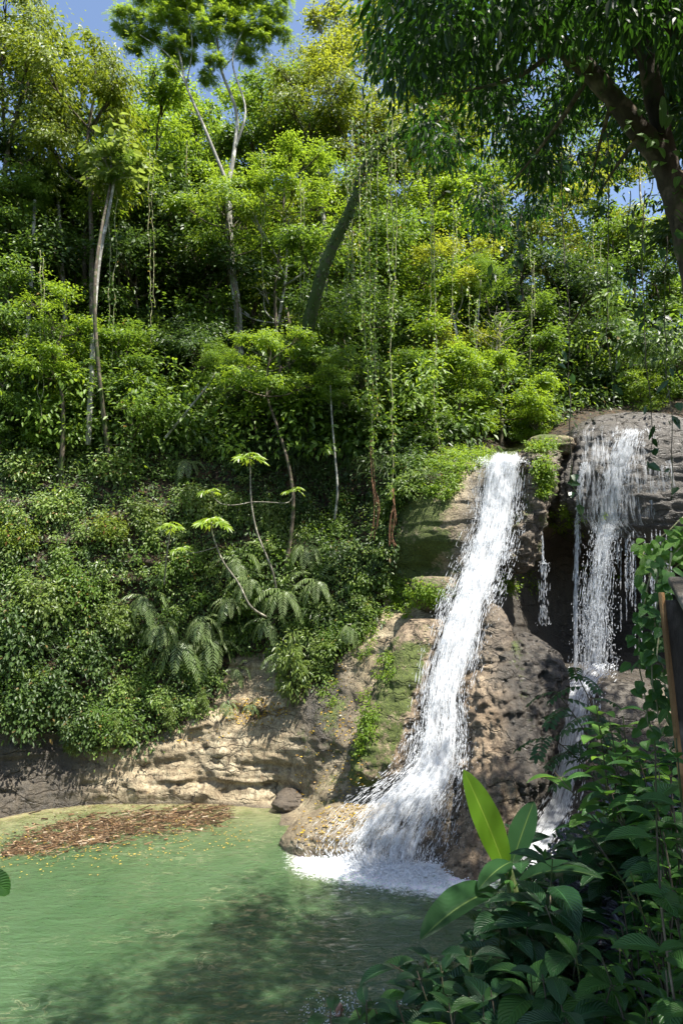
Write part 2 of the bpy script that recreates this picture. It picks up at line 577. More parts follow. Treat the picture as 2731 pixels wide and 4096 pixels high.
# rows: 25% of them above v=440, the rest to v=905
kk = np.where(tt < .22, tt / .22, 1 + (tt - .22) / .78)
VV = np.where(kk[:, None] < 1, vt[None] + (445 - vt[None]) * kk[:, None], 445 + (905 - 445) * (kk[:, None] - 1))
UU = np.broadcast_to(us[None], VV.shape)
YY = land_y(UU, VV)
P0 = pt(UU, VV, YY)
isveg = np.clip((veg_bottom(UU) - VV) / 14 + .5, 0, 1)
fall_c = lut(VV, [(440, 508), (462, 502), (520, 490), (565, 480), (610, 465), (652, 453), (696, 443), (740, 440), (783, 425), (805, 405), (830, 392), (864, 385)])
fall_h = lut(VV, [(440, 24), (520, 26), (610, 28), (740, 32), (783, 45), (830, 66), (905, 75)])
infall = np.clip(1.25 - np.abs(UU - fall_c) / fall_h * .8, 0, 1) * (VV > 445)
amp = (1 - .8 * infall) * np.where(isveg > .5, 1.1, .8)
z = P0[..., 2]
near_w = np.clip((z - .05) / .5, .12, 1)
strw = z * 1.05 + .35 * fbm(P0 * np.array([.25, .25, .5]), 3)
saw = strw - np.floor(strw)
ledge = np.where(saw < .82, saw / .82, (1 - saw) / .18) - .5
strata2 = z * 3.4 + .6 * fbm(P0 * .7 + 5, 3)
saw2 = strata2 - np.floor(strata2); led2 = np.where(saw2 < .7, saw2 / .7, (1 - saw2) / .3) - .5
msk = np.clip(.5 + 1.4 * fbm(P0 * .35 + 40, 2), .15, 1)
disp = amp * near_w * (-.4 * fbm(P0 * .5, 3) - .24 * (ridged(P0 * 1.0 + 3, 4) - .45) - .05 * fbm(P0 * 4.5, 3) + .26 * ledge * msk + .07 * led2 * msk)
disp = np.where(VV < 445, disp * 1.5, disp)
upl = np.clip(1 - np.hypot((UU - 430) / 55, (VV - 520) / 60), 0, 1)
disp = disp * (1 - .6 * np.clip(upl * 2, 0, 1))
YD = YY + disp
PD = pt(UU, VV, YD)
R_, C_ = VV.shape
ii = np.arange(R_ - 1)[:, None] * C_; jj = np.arange(C_ - 1)[None]
a_ = ii + jj
quads = np.stack([a_, a_ + C_, a_ + C_ + 1, a_ + 1], -1).reshape(-1, 4)
cl = MB(); cl.add(PD.reshape(-1, 3), quads=quads)
cliff_me = cl.mesh('cliff', M_cliff)
sx = np.clip(1 - np.abs(UU - 610) / 95, 0, 1) * np.clip((VV - 450) / 30, 0, 1)
rec = np.clip((UU - 500) / 15, 0, 1) * np.clip((VV - 530) / 25, 0, 1) * np.clip((690 - VV) / 15, 0, 1)
wet = np.clip(1.2 * rec + infall * 1.3 + sx * 1.6 + np.clip(1 - np.abs(UU - 395) / 60, 0, 1) * (VV > 690) * .5 + np.clip(1 - np.abs(UU - 540) / 70, 0, 1) * (VV > 560)
              + np.clip((.16 - z) / .2, 0, 1) * .9 + .95 * np.clip((112 - UU) / 40, 0, 1) + 1.5 * np.clip(1 - np.abs(UU - 322) / 42, 0, 1) * np.clip(1.2 - np.abs(VV - 700) / 70, 0, 1), 0, 1)  # left-end term is shade painted into the rock colour, not damp
moss = np.clip(.36 * np.clip(1.2 - np.abs(UU - 415) / 60, 0, 1) * (VV < 600) + .2 * np.clip(1 - np.abs(UU - 330) / 70, 0, 1)
               + .5 * np.clip(1 - np.abs(VV - 452) / 14, 0, 1) + .34, 0, 1)
soil = np.where(VV < 445, 1, isveg * .95)
# leaf litter on the flat of the bench
soil = np.maximum(soil, .75 * np.clip(1 - np.abs(UU - 255) / 45, 0, 1) * np.clip(1 - np.abs(VV - 712) / 22, 0, 1))
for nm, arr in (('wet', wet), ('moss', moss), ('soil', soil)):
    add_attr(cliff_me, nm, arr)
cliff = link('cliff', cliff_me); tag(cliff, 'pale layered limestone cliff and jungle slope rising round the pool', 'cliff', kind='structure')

BV = [PD.reshape(-1, 3)]; BQ = [quads]
_off = [PD.size // 3]

def rock(name, levels, label, mat, amp=.16, wetv=0.0, mossv=.15, n=90, m=110, freq=1.3, strat=.06, groove=0.0, cat='rock', expo=2.4, seed=0, wetfn=None, mossfn=None):
    rows = []
    for (v, uL, uR, Y, ry) in levels:
        c = pt((uL + uR) / 2, v, Y); l = pt(uL, v, Y); r = pt(uR, v, Y)
        rows.append((*c, (r[0] - l[0]) / 2, ry))
    rows = smooth_path(rows, n)
    th = np.linspace(0, 2 * math.pi, m, endpoint=False)
    ct, st = np.cos(th), np.sin(th)
    ex = 2 / expo
    X = np.sign(ct) * np.abs(ct) ** ex; Yc = np.sign(st) * np.abs(st) ** ex
    V = np.stack([rows[:, 0:1] + rows[:, 3:4] * X[None], rows[:, 1:2] + rows[:, 4:5] * Yc[None], np.repeat(rows[:, 2:3], m, 1)], -1)
    out = nrm(np.stack([ct, st, 0 * ct], -1))[None]
    Q = V + seed * 7.7
    zz = V[..., 2]
    sw = zz * 2.2 + .5 * fbm(Q * .6, 3); sw = sw - np.floor(sw)
    d = amp * (1.5 * fbm(Q * freq * .55, 3) + .5 * (ridged(Q * np.array([1.2, 1.2, .45]) * freq, 4) - .42) + .45 * fbm(Q * freq * 4.5, 4)) + strat * (np.where(sw < .75, sw / .75, (1 - sw) / .25) - .5)
    if groove:
        d = d + groove * (ridged(Q * np.array([2.2, 2.2, .28]), 3) - .45)
    scale = np.clip(np.minimum(rows[:, 3:4], rows[:, 4:5]) / .6, .25, 1)
    V = V + out * (d * scale)[..., None]
    i = np.arange(n - 1)[:, None] * m; j = np.arange(m)[None]
    q = np.stack([i + j, i + m + j, i + m + (j + 1) % m, i + (j + 1) % m], -1).reshape(-1, 4)
    top = rows[0, :3] + np.array([0, 0, .04]); bot = rows[-1, :3] - np.array([0, 0, .06])
    VV_ = np.concatenate([V.reshape(-1, 3), top[None], bot[None]])
    tr = [(n * m, k, (k + 1) % m) for k in range(m)] + [(n * m + 1, (n - 1) * m + (k + 1) % m, (n - 1) * m + k) for k in range(m)]
    mb = MB(); mb.add(VV_, quads=q, tris=tr)
    me = mb.mesh(name, mat)
    w = np.full(len(VV_), wetv) if wetfn is None else wetfn(VV_)
    mo = np.full(len(VV_), mossv) if mossfn is None else mossfn(VV_)
    add_attr(me, 'wet', np.clip(w, 0, 1)); add_attr(me, 'moss', np.clip(mo, 0, 1))
    o = link(name, me); tag(o, label, cat)
    BV.append(VV_); BQ.append(q + _off[0]); _off[0] += len(VV_)
    return o

rock('mossy_rib', [(619, 410, 436, 29.7, .5), (626, 403, 441, 29.5, .9), (652, 390, 436, 29.0, 1.1), (678, 378, 428, 28.5, 1.2), (700, 367, 422, 28.1, 1.2), (718, 360, 417, 27.8, 1.2),
     (740, 353, 411, 27.4, 1.15), (765, 350, 402, 27.0, 1.0), (782, 352, 388, 26.8, .7)],
     'moss covered rock rib with a pale crest, just left of the main waterfall', M_rock, amp=.15, groove=.14, seed=1,
     mossfn=lambda V: .63 - .25 * np.clip((V[:, 2] - 6.6) / 2, 0, 1) - .36 * np.clip((V[:, 0] - (1.5 + (V[:, 2] - 2.5) * .45)) / .5, 0, 1),
     wetfn=lambda V: np.clip((V[:, 0] - (1.7 + (V[:, 2] - 2.5) * .45)) / .6, 0, 1))
rock('rock_buttress', [(632, 512, 526, 29.0, .4), (638, 498, 538, 28.9, .9), (647, 489, 548, 28.7, 1.2), (662, 479, 560, 28.4, 1.5), (682, 467, 566, 28.0, 1.6), (702, 463, 566, 27.5, 1.6),
     (718, 463, 560, 27.2, 1.55), (735, 468, 555, 26.9, 1.5), (752, 468, 550, 26.5, 1.5), (772, 464, 545, 26.1, 1.45), (792, 461, 541, 25.8, 1.4), (816, 459, 530, 25.3, 1.3),
     (842, 452, 515, 24.7, 1.2), (866, 441, 492, 24.2, 1.0), (885, 438, 480, 23.8, .9)],
     'tall brown travertine buttress between the main waterfall and the lower cascade', M_rock, amp=.2, groove=.32, n=150, m=150, seed=2, strat=.015, freq=.85,
     mossfn=lambda V: .32 + .18 * np.exp(-((V[:, 0] - 6.9) / .5) ** 2) * (V[:, 2] > 4), wetfn=lambda V: np.clip((V[:, 0] - 5.7 - .5 * fbm(V * .8, 2)) / .6, 0, 1) * np.clip((V[:, 2] + .5) / 2, .3, 1))
rock('knobbly_boulder', [(604, 488, 494, 29.0, .15), (610, 485, 501, 28.9, .4), (622, 482, 507, 28.7, .6), (640, 479, 511, 28.5, .75), (660, 472, 506, 28.2, .8), (672, 478, 498, 28.0, .5)],
     'rounded wet rock knob splitting the main waterfall, on top of the brown buttress', M_rock, amp=.12, seed=3, wetv=.6, mossv=.3)
rock('rock_dome', [(417, 602, 650, 34.2, .7), (420, 588, 668, 34.1, 1.4), (427, 574, 690, 34.0, 2.0), (440, 562, 712, 33.9, 2.6), (460, 553, 730, 33.9, 3.05), (480, 549, 740, 33.8, 3.2),
     (500, 545, 745, 33.8, 3.25), (512, 546, 746, 33.8, 3.2), (524, 553, 746, 33.8, 3.1), (536, 568, 742, 33.8, 2.9), (548, 590, 735, 33.8, 2.4)],
     'broad rounded grey travertine dome that the right waterfall runs over', M_dome, amp=.10, groove=.2, n=120, m=220, seed=4, wetv=0, mossv=.12,
     wetfn=lambda V: .15 + .75 * np.clip((V[:, 0] - 9.6) / 1.5, 0, 1) + .9 * np.clip((12.2 - V[:, 2]) / .5, 0, 1), mossfn=lambda V: .25 + .4 * np.clip((V[:, 1] - 33) / 1.5, 0, 1))
rock('rock_column', [(452, 522, 552, 32.2, .6), (458, 518, 555, 32.0, 1.0), (470, 517, 553, 31.9, 1.15), (500, 513, 548, 31.8, 1.2), (520, 509, 541, 31.7, 1.2), (545, 501, 538, 31.6, 1.15),
     (562, 499, 534, 31.5, .95), (573, 504, 526, 31.5, .5)],
     'craggy dark rock column hanging between the main waterfall and the grey dome', M_rock, amp=.22, freq=1.9, seed=5, wetv=.6, mossv=.5)
rock('rock_shelf', [(577, 416, 450, 30.5, .5), (581, 412, 456, 30.4, .8), (592, 412, 456, 30.3, .85), (602, 415, 450, 30.3, .7), (610, 420, 440, 30.4, .4)],
     'flat rock shelf with small plants, under the dark recess left of the main waterfall', M_rock, amp=.09, n=40, m=80, seed=6, wetv=.2, mossv=.58)
rock('ledge_boulder', [(682, 596, 622, 30.6, .4), (687, 586, 636, 30.5, .8), (697, 580, 650, 30.3, 1.1), (712, 580, 656, 30.1, 1.2), (730, 586, 652, 29.8, 1.1), (745, 598, 640, 29.6, .7)],
     'smooth dark wet boulder on the ledge under the right waterfall', M_dome, amp=.08, n=60, m=100, seed=7, wetv=.8, mossv=.1)
rock('lip_rock', [(436, 534, 562, 33.0, .4), (440, 528, 570, 32.9, .8), (447, 527, 572, 32.8, .9), (455, 532, 566, 32.7, .7)],
     'low mossy rock block at the lip between the two waterfalls', M_rock, amp=.12, n=40, m=70, seed=8, mossv=.6)
rock('apron_rock', [(800, 352, 388, 26.6, .4), (806, 330, 398, 26.5, .9), (818, 306, 395, 26.3, 1.2), (830, 290, 380, 26.2, 1.3), (842, 282, 370, 26.2, 1.3), (856, 284, 360, 26.2, 1.1)],
     'low ochre rock apron dotted with fallen leaves at the left foot of the main waterfall', M_cliff, amp=.09, n=60, m=110, seed=9, wetv=.3, mossv=.14)
rock('foot_boulder', [(789, 284, 298, 30.5, .3), (793, 279, 304, 30.4, .5), (799, 276, 308, 30.3, .6), (805, 276, 308, 30.2, .6), (812, 280, 304, 30.2, .4)],
     'dark brown boulder at the waterline where the pale bench meets the apron', M_rock, amp=.14, n=40, m=70, seed=10, wetv=.8, mossv=.1)

from mathutils.bvhtree import BVHTree
BVH = BVHTree.FromPolygons(np.concatenate(BV).tolist(), np.concatenate(BQ).tolist())
_camv = Vector((0, 0, CAM_Z))
def hit(u, v):
    """where the land is seen at this pixel: point and normal"""
    d = Vector((pt(u, v, 10.0) - np.array([0, 0, CAM_Z])).tolist()).normalized()
    loc, nn, i, dist = BVH.ray_cast(_camv, d)
    if loc is None:
        p = pt(u, v, 35.0); return p, np.array([0, -1, 0.])
    nn = np.array(nn[:])
    if np.dot(nn, np.array(d[:])) > 0:
        nn = -nn
    return np.array(loc[:]), nn
def drop(p, default=None):
    """land height under a point"""
    loc, nn, i, dist = BVH.ray_cast(Vector(p.tolist()), Vector((0, 0, -1)))
    return np.array(loc[:]) if loc is not None else default

# ------------------------------------------------------------------ the pool
sh_tab = [(-200, 830), (0, 818), (60, 807), (120, 803), (285, 803), (281, 826)]
def shore_v(u):
    return lut(u, [(-200, 832), (0, 818), (60, 807), (120, 803), (284, 803), (290, 840), (310, 848), (355, 856), (420, 866), (440, 875), (480, 885), (700, 900)])
gx = np.concatenate([np.arange(-60, -18, 1.5), np.arange(-18, 9, .11), np.arange(9, 42, 1.5)])
gy = np.concatenate([np.arange(-8, 13, 1.0), np.arange(13, 32.6, .11), np.arange(32.7, 38, 1.0)])
GX, GY = np.meshgrid(gx, gy)
def project(P):
    x, y, zz = P[..., 0], P[..., 1], P[..., 2] - CAM_Z
    fw = y * CP + zz * SP; up = -y * SP + zz * CP
    fw = np.maximum(fw, .1)
    return RES_X / 2 + FPX * x / fw, RES_Y / 2 - FPX * up / fw
PW = np.stack([GX, GY, 0 * GX], -1)
base_pts = np.array([gpt(u, v)[:2] for u, v in [(345, 858), (375, 864), (405, 868), (438, 872)]])
dfall = np.min(np.linalg.norm(PW[..., None, :2] - base_pts[None, None], axis=-1), -1)
wv = np.zeros_like(GX)
near = np.exp(-dfall / 5)
wv = (.018 + .05 * near) * fbm(np.stack([GX * .9 + .3 * GY, GY * 1.7, 0 * GX], -1), 3) + (.006 + .035 * near) * ridged(np.stack([GX * 2.2, GY * 4.2, 0 * GX + 3], -1), 3)
PW[..., 2] = wv - .02
pu, pv = project(PW)
dpx = np.clip(pv - shore_v(pu), 0, 400)
shallow = np.exp(-dpx / 14.0) * (pu < 330)
foam = np.clip(np.exp(-np.maximum(dfall - .5, 0) / .7) + .8 * np.exp(-np.maximum(dfall - .6, 0) / 2.0), 0, 1)
wb = MB()
R2, C2 = GX.shape
a2 = np.arange(R2 - 1)[:, None] * C2 + np.arange(C2 - 1)[None]
wb.add(PW.reshape(-1, 3), quads=np.stack([a2, a2 + 1, a2 + C2 + 1, a2 + C2], -1).reshape(-1, 4))
def water_mat():
    m, nt, out = newmat('pool_water')
    N = NT(nt)
    P = N.pos()
    sh = N.attr('shallow'); fo = N.attr('foam')
    vary = N.noise(P, .22, 3, .5, .4)
    col = N.ramp(vary, [(.35, (.044, .086, .036)), (.65, (.06, .106, .05))])
    bed = N.ramp(N.noise(P, 1.2, 4, .6), [(.35, (.13, .125, .05)), (.65, (.26, .235, .12))])
    col = N.mix(N.math('POWER', sh, .8), col, bed)
    # pale silt and foam threads on the surface
    thr = N.noise(N.mapping(P, (.55, 1.25, 1)), .9, 4, .6, 2.2)
    line = N.math('SUBTRACT', 1.0, N.math('MULTIPLY', N.math('ABSOLUTE', N.math('SUBTRACT', thr, .5)), 42.0), clamp=True)
    lmask = N.ramp(N.noise(P, .45, 3, .6), [(.5, 0), (.66, .5)])
    col = N.mix(N.math('MULTIPLY', line, lmask), col, (.32, .31, .18))
    fn = N.noise(N.mapping(P, (1, 1.4, 1)), 4.5, 6, .78, 1.2)
    fm = N.math('ADD', fo, N.math('SUBTRACT', fn, .5))
    ff = N.math('MULTIPLY', N.ramp(fm, [(.5, 0), (.76, 1)]), N.ramp(fo, [(.06, 0), (.18, 1)]))
    col = N.mix(ff, col, (.8, .82, .82))
    rip = N.math('ADD', N.math('MULTIPLY', N.noise(N.mapping(P, (1.0, 2.1, 1)), 1.9, 4, .55, .6), 1.0), N.math('MULTIPLY', N.noise(N.mapping(P, (1, 1.8, 1)), 7, 3, .55), .22))
    bp = N.bump(rip, 1.0, .16)
    rough = N.math('ADD', .035, N.math('MULTIPLY', ff, .5))
    N.l(N.principled(col, rough, .5, bp, **{'IOR': 1.33, 'Subsurface Weight': 1.0, 'Subsurface Scale': .7, 'Subsurface Radius': (.7, 1.0, .6)}), out.inputs[0])
    return m
M_water = water_mat()
pool_me = wb.mesh('water', M_water)
add_attr(pool_me, 'shallow', shallow); add_attr(pool_me, 'foam', foam)
pool = link('water', pool_me); tag(pool, 'murky green pool at the foot of the waterfall', 'water', kind='structure')
# ------------------------------------------------------------------ falling water
def white_mat():
    m, nt, out = newmat('white_water')
    N = NT(nt)
    p = N.principled((.86, .88, .9), .35, .5)
    tr = nt.nodes.new('ShaderNodeBsdfTranslucent'); tr.inputs[0].default_value = (.86, .89, .93, 1)
    mx = nt.nodes.new('ShaderNodeMixShader'); mx.inputs[0].default_value = .35
    N.l(p, mx.inputs[1]); N.l(tr.outputs[0], mx.inputs[2]); N.l(mx.outputs[0], out.inputs[0])
    return m
def sheet_mat(name, su, sv, lo, hi, edge=.22):
    """a torn film of white water: uv u runs across, v along in metres"""
    m, nt, out = newmat(name)
    N = NT(nt)
    uv = nt.nodes.new('ShaderNodeUVMap').outputs[0]
    sep = nt.nodes.new('ShaderNodeSeparateXYZ'); N.l(uv, sep.inputs[0])
    a = N.noise(N.mapping(uv, (su, sv, 1)), 1.0, 6, .68, .35)
    b = N.noise(N.mapping(uv, (su * 3.3, sv * 2.6, 1), (3, 5, 0)), 1.0, 4, .7, .2)
    f = N.math('ADD', N.math('MULTIPLY', a, .65), N.math('MULTIPLY', b, .35))
    thin = N.attr('thin')
    e = N.math('ABSOLUTE', N.math('SUBTRACT', sep.outputs[0], .5))
    ef = N.math('DIVIDE', N.math('SUBTRACT', .5, e), edge, clamp=True)
    f2 = N.math('ADD', N.math('SUBTRACT', f, N.math('MULTIPLY', thin, .3)), N.math('MULTIPLY', N.math('SUBTRACT', ef, 1.0), .42))
    alpha = N.ramp(f2, [(lo, 0), (hi, 1)])
    bp = N.bump(f, 1.0, .12)
    p = N.principled(N.ramp(b, [(.3, (.66, .7, .75)), (.6, (.86, .88, .9))]), .4, .4, bp)
    tl = nt.nodes.new('ShaderNodeBsdfTranslucent'); tl.inputs[0].default_value = (.8, .84, .88, 1)
    m1 = nt.nodes.new('ShaderNodeMixShader'); m1.inputs[0].default_value = .3
    N.l(p, m1.inputs[1]); N.l(tl.outputs[0], m1.inputs[2])
    tp = nt.nodes.new('ShaderNodeBsdfTransparent')
    m2 = nt.nodes.new('ShaderNodeMixShader')
    N.l(alpha, m2.inputs[0]); N.l(tp.outputs[0], m2.inputs[1]); N.l(m1.outputs[0], m2.inputs[2])
    N.l(m2.outputs[0], out.inputs[0])
    return m
M_white = white_mat()
M_sheet = sheet_mat('falling_sheet', 17, 1.0, .37, .56, edge=.26)
M_film = sheet_mat('thin_film', 44, .9, .45, .64, edge=.1)

def flow(rows, n=140):
    r = smooth_path(rows, n)
    return r
def flow_pt(r, t, w):
    """t in 0..1 along, w in -1..1 across"""
    k = t * (len(r) - 1); i = np.clip(k.astype(int), 0, len(r) - 2); f = (k - i)[:, None]
    q = r[i] * (1 - f) + r[i + 1] * f
    u = (q[:, 1] + q[:, 2]) / 2 + w * (q[:, 2] - q[:, 1]) / 2
    return pt(u, q[:, 0], q[:, 3])
def sheet(name, rows, mat, parent, off=.0, across=28, n=150, bulge=.12, rough=.06, thin=None, seed=0):
    r = flow(rows, n)
    s = np.linspace(-1, 1, across)
    t = np.linspace(0, 1, n)
    T, S = np.meshgrid(t, s, indexing='ij')
    P = flow_pt(r, T.ravel(), S.ravel()).reshape(n, across, 3)
    d = off + bulge * (1 - S ** 2) + rough * fbm(P * np.array([2.5, 2.5, 1.1]) + seed, 3)
    P[..., 1] -= d * .85; P[..., 2] += d * .5
    ln = np.concatenate([[0], np.cumsum(np.linalg.norm(np.diff(P[:, across // 2], axis=0), axis=1))])
    uv = np.stack([(S + 1) / 2, np.repeat(ln[:, None], across, 1)], -1)
    i = np.arange(n - 1)[:, None] * across + np.arange(across - 1)[None]
    mb = MB(); mb.add(P.reshape(-1, 3), quads=np.stack([i, i + across, i + across + 1, i + 1], -1).reshape(-1, 4), uv=uv.reshape(-1, 2))
    me = mb.mesh(name, mat)
    th = np.zeros_like(T) if thin is None else lut(T, thin)
    add_attr(me, 'thin', th)
    return link(name, me, parent)
def spindles(mb, A, B, w):
    """stretched drops from A to B"""
    n = len(A)
    D = B - A; L = np.linalg.norm(D, axis=1, keepdims=True); T = D / np.maximum(L, 1e-6)
    X = nrm(np.cross(T, np.array([.2, .9, .35]))); Y = np.cross(T, X)
    mid = A + D * rng.uniform(.45, .75, (n, 1)); w = np.asarray(w)[:, None]
    V = np.stack([A, mid + X * w, mid + Y * w, mid - X * w, mid - Y * w, B], 1)
    i = np.arange(n)[:, None] * 6
    tr = np.concatenate([i + np.array(t) for t in ((0, 2, 1), (0, 3, 2), (0, 4, 3), (0, 1, 4), (5, 1, 2), (5, 2, 3), (5, 3, 4), (5, 4, 1))])
    mb.add(V, tris=tr)
def drops(name, rows, n, parent, spread=.3, len_=(.08, .4), wid=(.012, .035), sig=.62, lift=(.0, .4), tdist=None, keep=None, dens=None):
    r = flow(rows, 160)
    t = rng.random(n) if tdist is None else tdist(rng.random(n))
    w = rng.normal(0, sig, n)
    ed = np.abs(w) > 1.35
    w[ed] = rng.uniform(-1, 1, ed.sum())
    tot = np.sum(np.linalg.norm(np.diff(flow_pt(r, np.linspace(0, 1, 60), np.zeros(60)), axis=0), axis=1))
    ll = rng.uniform(*len_, n)
    A = flow_pt(r, t, w); B = flow_pt(r, np.clip(t + ll / tot, 0, 1), w + rng.normal(0, .02, n))
    o = np.stack([rng.normal(0, spread * .5, n), -rng.uniform(*lift, n), rng.normal(0, spread * .4, n) + rng.uniform(*lift, n) * .4], -1)
    mb = MB()
    wd = rng.uniform(*wid, n)
    short = np.linalg.norm(B - A, axis=1) < .03
    B[short] += np.array([0, 0, -.08])
    if dens is not None:
        kp = fbm(np.stack([w * 4.5, t * tot * .8, 0 * t], -1), 3) + rng.normal(0, .18, n) > dens
        A, B, o, wd = A[kp], B[kp], o[kp], wd[kp]
    spindles(mb, A + o, B + o, wd)
    return mb.obj(name, M_white, parent, smooth=False)

MAIN = [(456, 482, 528, 32.6), (462, 480, 526, 31.3), (470, 478, 524, 31.0), (500, 474, 519, 30.8), (522, 471, 516, 30.5), (545, 464, 511, 30.1), (566, 457, 506, 29.7), (590, 448, 498, 29.2), (610, 440, 490, 28.8),
        (652, 428, 479, 28.0), (696, 419, 467, 27.2), (720, 414, 467, 26.8), (740, 409, 468, 26.4), (762, 402, 466, 26.0), (780, 386, 464, 25.6), (800, 358, 459, 25.15), (825, 334, 452, 24.75), (848, 318, 445, 24.45), (866, 330, 438, 24.1)]
wf = thing('waterfall', gpt(380, 866), 'broad white main waterfall sliding down the sunlit rock into the pool', 'waterfall')
def child_keep(o, parent):
    o.matrix_parent_inverse = parent.matrix_world.inverted()
    return o
def unparent_offset(root):
    """children were built in world space: shift them so that they stay put under the root"""
    bpy.context.view_layer.update()
    mw = Matrix.Translation(root.location) @ root.rotation_euler.to_matrix().to_4x4()
    for c in root.children:
        c.matrix_parent_inverse = mw.inverted()
sheet('water_sheet', MAIN, M_sheet, wf, off=.05, thin=[(0, .3), (.03, .08), (.1, -.12), (.35, -.12), (.5, .06), (.62, .2), (.72, .12), (.78, -.02), (.86, .14), (1, .2)])
sheet('water_veil', MAIN, M_sheet, wf, off=.22, rough=.12, seed=9, thin=[(0, .5), (.04, .25), (.12, .02), (.5, .1), (.6, .24), (.72, .16), (.8, .08), (.88, .3), (1, .4)])
drops('streaks', MAIN, 26000, wf, spread=.08, len_=(.08, .4), wid=(.003, .010), sig=.52, lift=(.05, .32), tdist=lambda x: .02 + .98 * x, dens=-.12)
drops('spray', MAIN, 5000, wf, spread=.26, len_=(.03, .09), wid=(.003, .008), sig=.7, lift=(.05, .75), tdist=lambda x: .15 + .85 * x)
# churned foam where it lands
mb = MB()
n = 9000
k = rng.random(n) * (len(base_pts) - 1.001); ki = k.astype(int); kf = (k - ki)[:, None]
bp_ = base_pts[ki] * (1 - kf) + base_pts[ki + 1] * kf
rad = np.abs(rng.normal(0, .7, n))
dirn = rng.normal(0, 1, (n, 2)) + np.array([-.2, -.9]); dirn = nrm(dirn)
xy = bp_ + dirn * rad[:, None]
A = np.stack([xy[:, 0], xy[:, 1], np.abs(rng.normal(0, .1, n)) * np.exp(-rad * 1.2) + .0], -1)
B = A + np.stack([rng.normal(0, .07, n), rng.normal(0, .07, n), rng.uniform(.0, .06, n)], -1)
spindles(mb, A, B, rng.uniform(.01, .035, n))
mb.obj('foam', M_white, wf, smooth=False)
unparent_offset(wf)

rw = thing('waterfall', gpt(590, 690, 6.0), 'thinner waterfall dropping in strands from the grey rock dome on the right', 'waterfall')
def hit_rows(cols):
    out = []
    for (v, uL, uR) in cols:
        p, _ = hit((uL + uR) / 2, v)
        out.append((v, uL, uR, p[1] - .1))
    return out
S2 = hit_rows([(430, 615, 645), (440, 612, 640), (460, 606, 634), (480, 600, 628), (500, 595, 624), (522, 592, 620)])
y2 = S2[-1][3] - .05
S2 += [(545, 588, 616, y2 - .05), (570, 584, 612, y2 - .1), (610, 579, 609, y2 - .1), (640, 577, 610, y2 - .1), (672, 574, 612, y2 - .1)]
S1 = hit_rows([(462, 580, 588), (475, 576, 584), (500, 574, 582), (520, 573, 580)])
y1 = S1[-1][3] - .05
S1 += [(545, 573, 579, y1), (600, 572, 577, y1), (668, 572, 577, y1)]
S3 = hit_rows([(424, 578, 668), (432, 572, 676), (450, 571, 680), (475, 570, 684), (500, 570, 686), (520, 572, 688), (538, 590, 690)])
sheet('water_sheet', S2, M_sheet, rw, off=.03, across=16, thin=[(0, .5), (.12, .2), (.45, -.02), (.6, .12), (.8, .3), (1, .42)])
sheet('water_film', S3, M_film, rw, off=.03, across=60, bulge=.02, rough=.03, thin=[(0, .5), (.12, .22), (.35, .06), (1, .03)])
drops('streaks', S2, 4200, rw, spread=.06, len_=(.1, .5), wid=(.004, .012), sig=.5, lift=(.02, .12), dens=-.2)
drops('strand', S1, 1100, rw, spread=.03, len_=(.1, .4), wid=(.006, .016), sig=.4, lift=(.02, .06))
drops('spray', S2, 1300, rw, spread=.28, len_=(.04, .12), wid=(.008, .018), sig=.9, lift=(-.2, .3), tdist=lambda x: .5 + .5 * np.sqrt(x))
mb = MB()
for q in range(30):     # thin drips off the lower lip of the dome
    u = rng.uniform(612, 672); v0 = rng.uniform(528, 548); v1 = v0 + rng.uniform(25, 130)
    p, _ = hit(u, v0 - 6)
    y = p[1] - .1
    m_ = int((v1 - v0) * 1.1)
    t = np.sort(rng.random(m_)) * (v1 - v0) + v0
    A = pt(np.full(m_, u) + rng.normal(0, .35, m_), t, np.full(m_, y)); B = A - np.array([0, 0, 1]) * rng.uniform(.05, .28, (m_, 1))
    spindles(mb, A, B, rng.uniform(.004, .010, m_))
mb.obj('drips', M_white, rw, smooth=False)
unparent_offset(rw)

cs = thing('waterfall', gpt(500, 885), 'lower cascade running off the ledge behind the leafy sapling', 'waterfall')
C1 = [(664, 572, 616, 30.6), (676, 562, 612, 30.0), (690, 556, 598, 29.4), (712, 555, 592, 28.8), (740, 554, 588, 28.1), (780, 550, 580, 27.1), (810, 538, 572, 26.4), (840, 515, 560, 25.3), (870, 492, 540, 24.1), (892, 470, 520, 23.3)]
for r_ in range(len(C1)):
    p, _ = hit((C1[r_][1] + C1[r_][2]) / 2, C1[r_][0]); C1[r_] = (*C1[r_][:3], min(C1[r_][3], p[1] - .1))
C2 = [(668, 600, 650, 30.6), (676, 600, 652, 30.3), (684, 610, 652, 30.0)]
sheet('water_sheet', C1, M_sheet, cs, off=.04, across=20, n=100, thin=[(0, .45), (.12, .15), (.3, -.06), (1, -.1)])
drops('streaks', C1, 4200, cs, spread=.08, len_=(.1, .35), wid=(.008, .022), sig=.55, lift=(.02, .2), dens=-.05)
unparent_offset(cs)
tk = thing('waterfall', gpt(540, 600, 9.0), 'thin trickle down the dark wall between the craggy column and the grey dome', 'waterfall')
T1 = [(505, 541, 543, 30.9), (530, 540, 542, 30.9), (560, 541, 543, 31.0), (566, 538, 549, 31.0), (600, 537, 548, 31.2), (625, 536, 550, 31.4)]
drops('streaks', T1, 420, tk, spread=.03, len_=(.08, .3), wid=(.006, .014), sig=.5, lift=(.0, .05))
unparent_offset(tk)
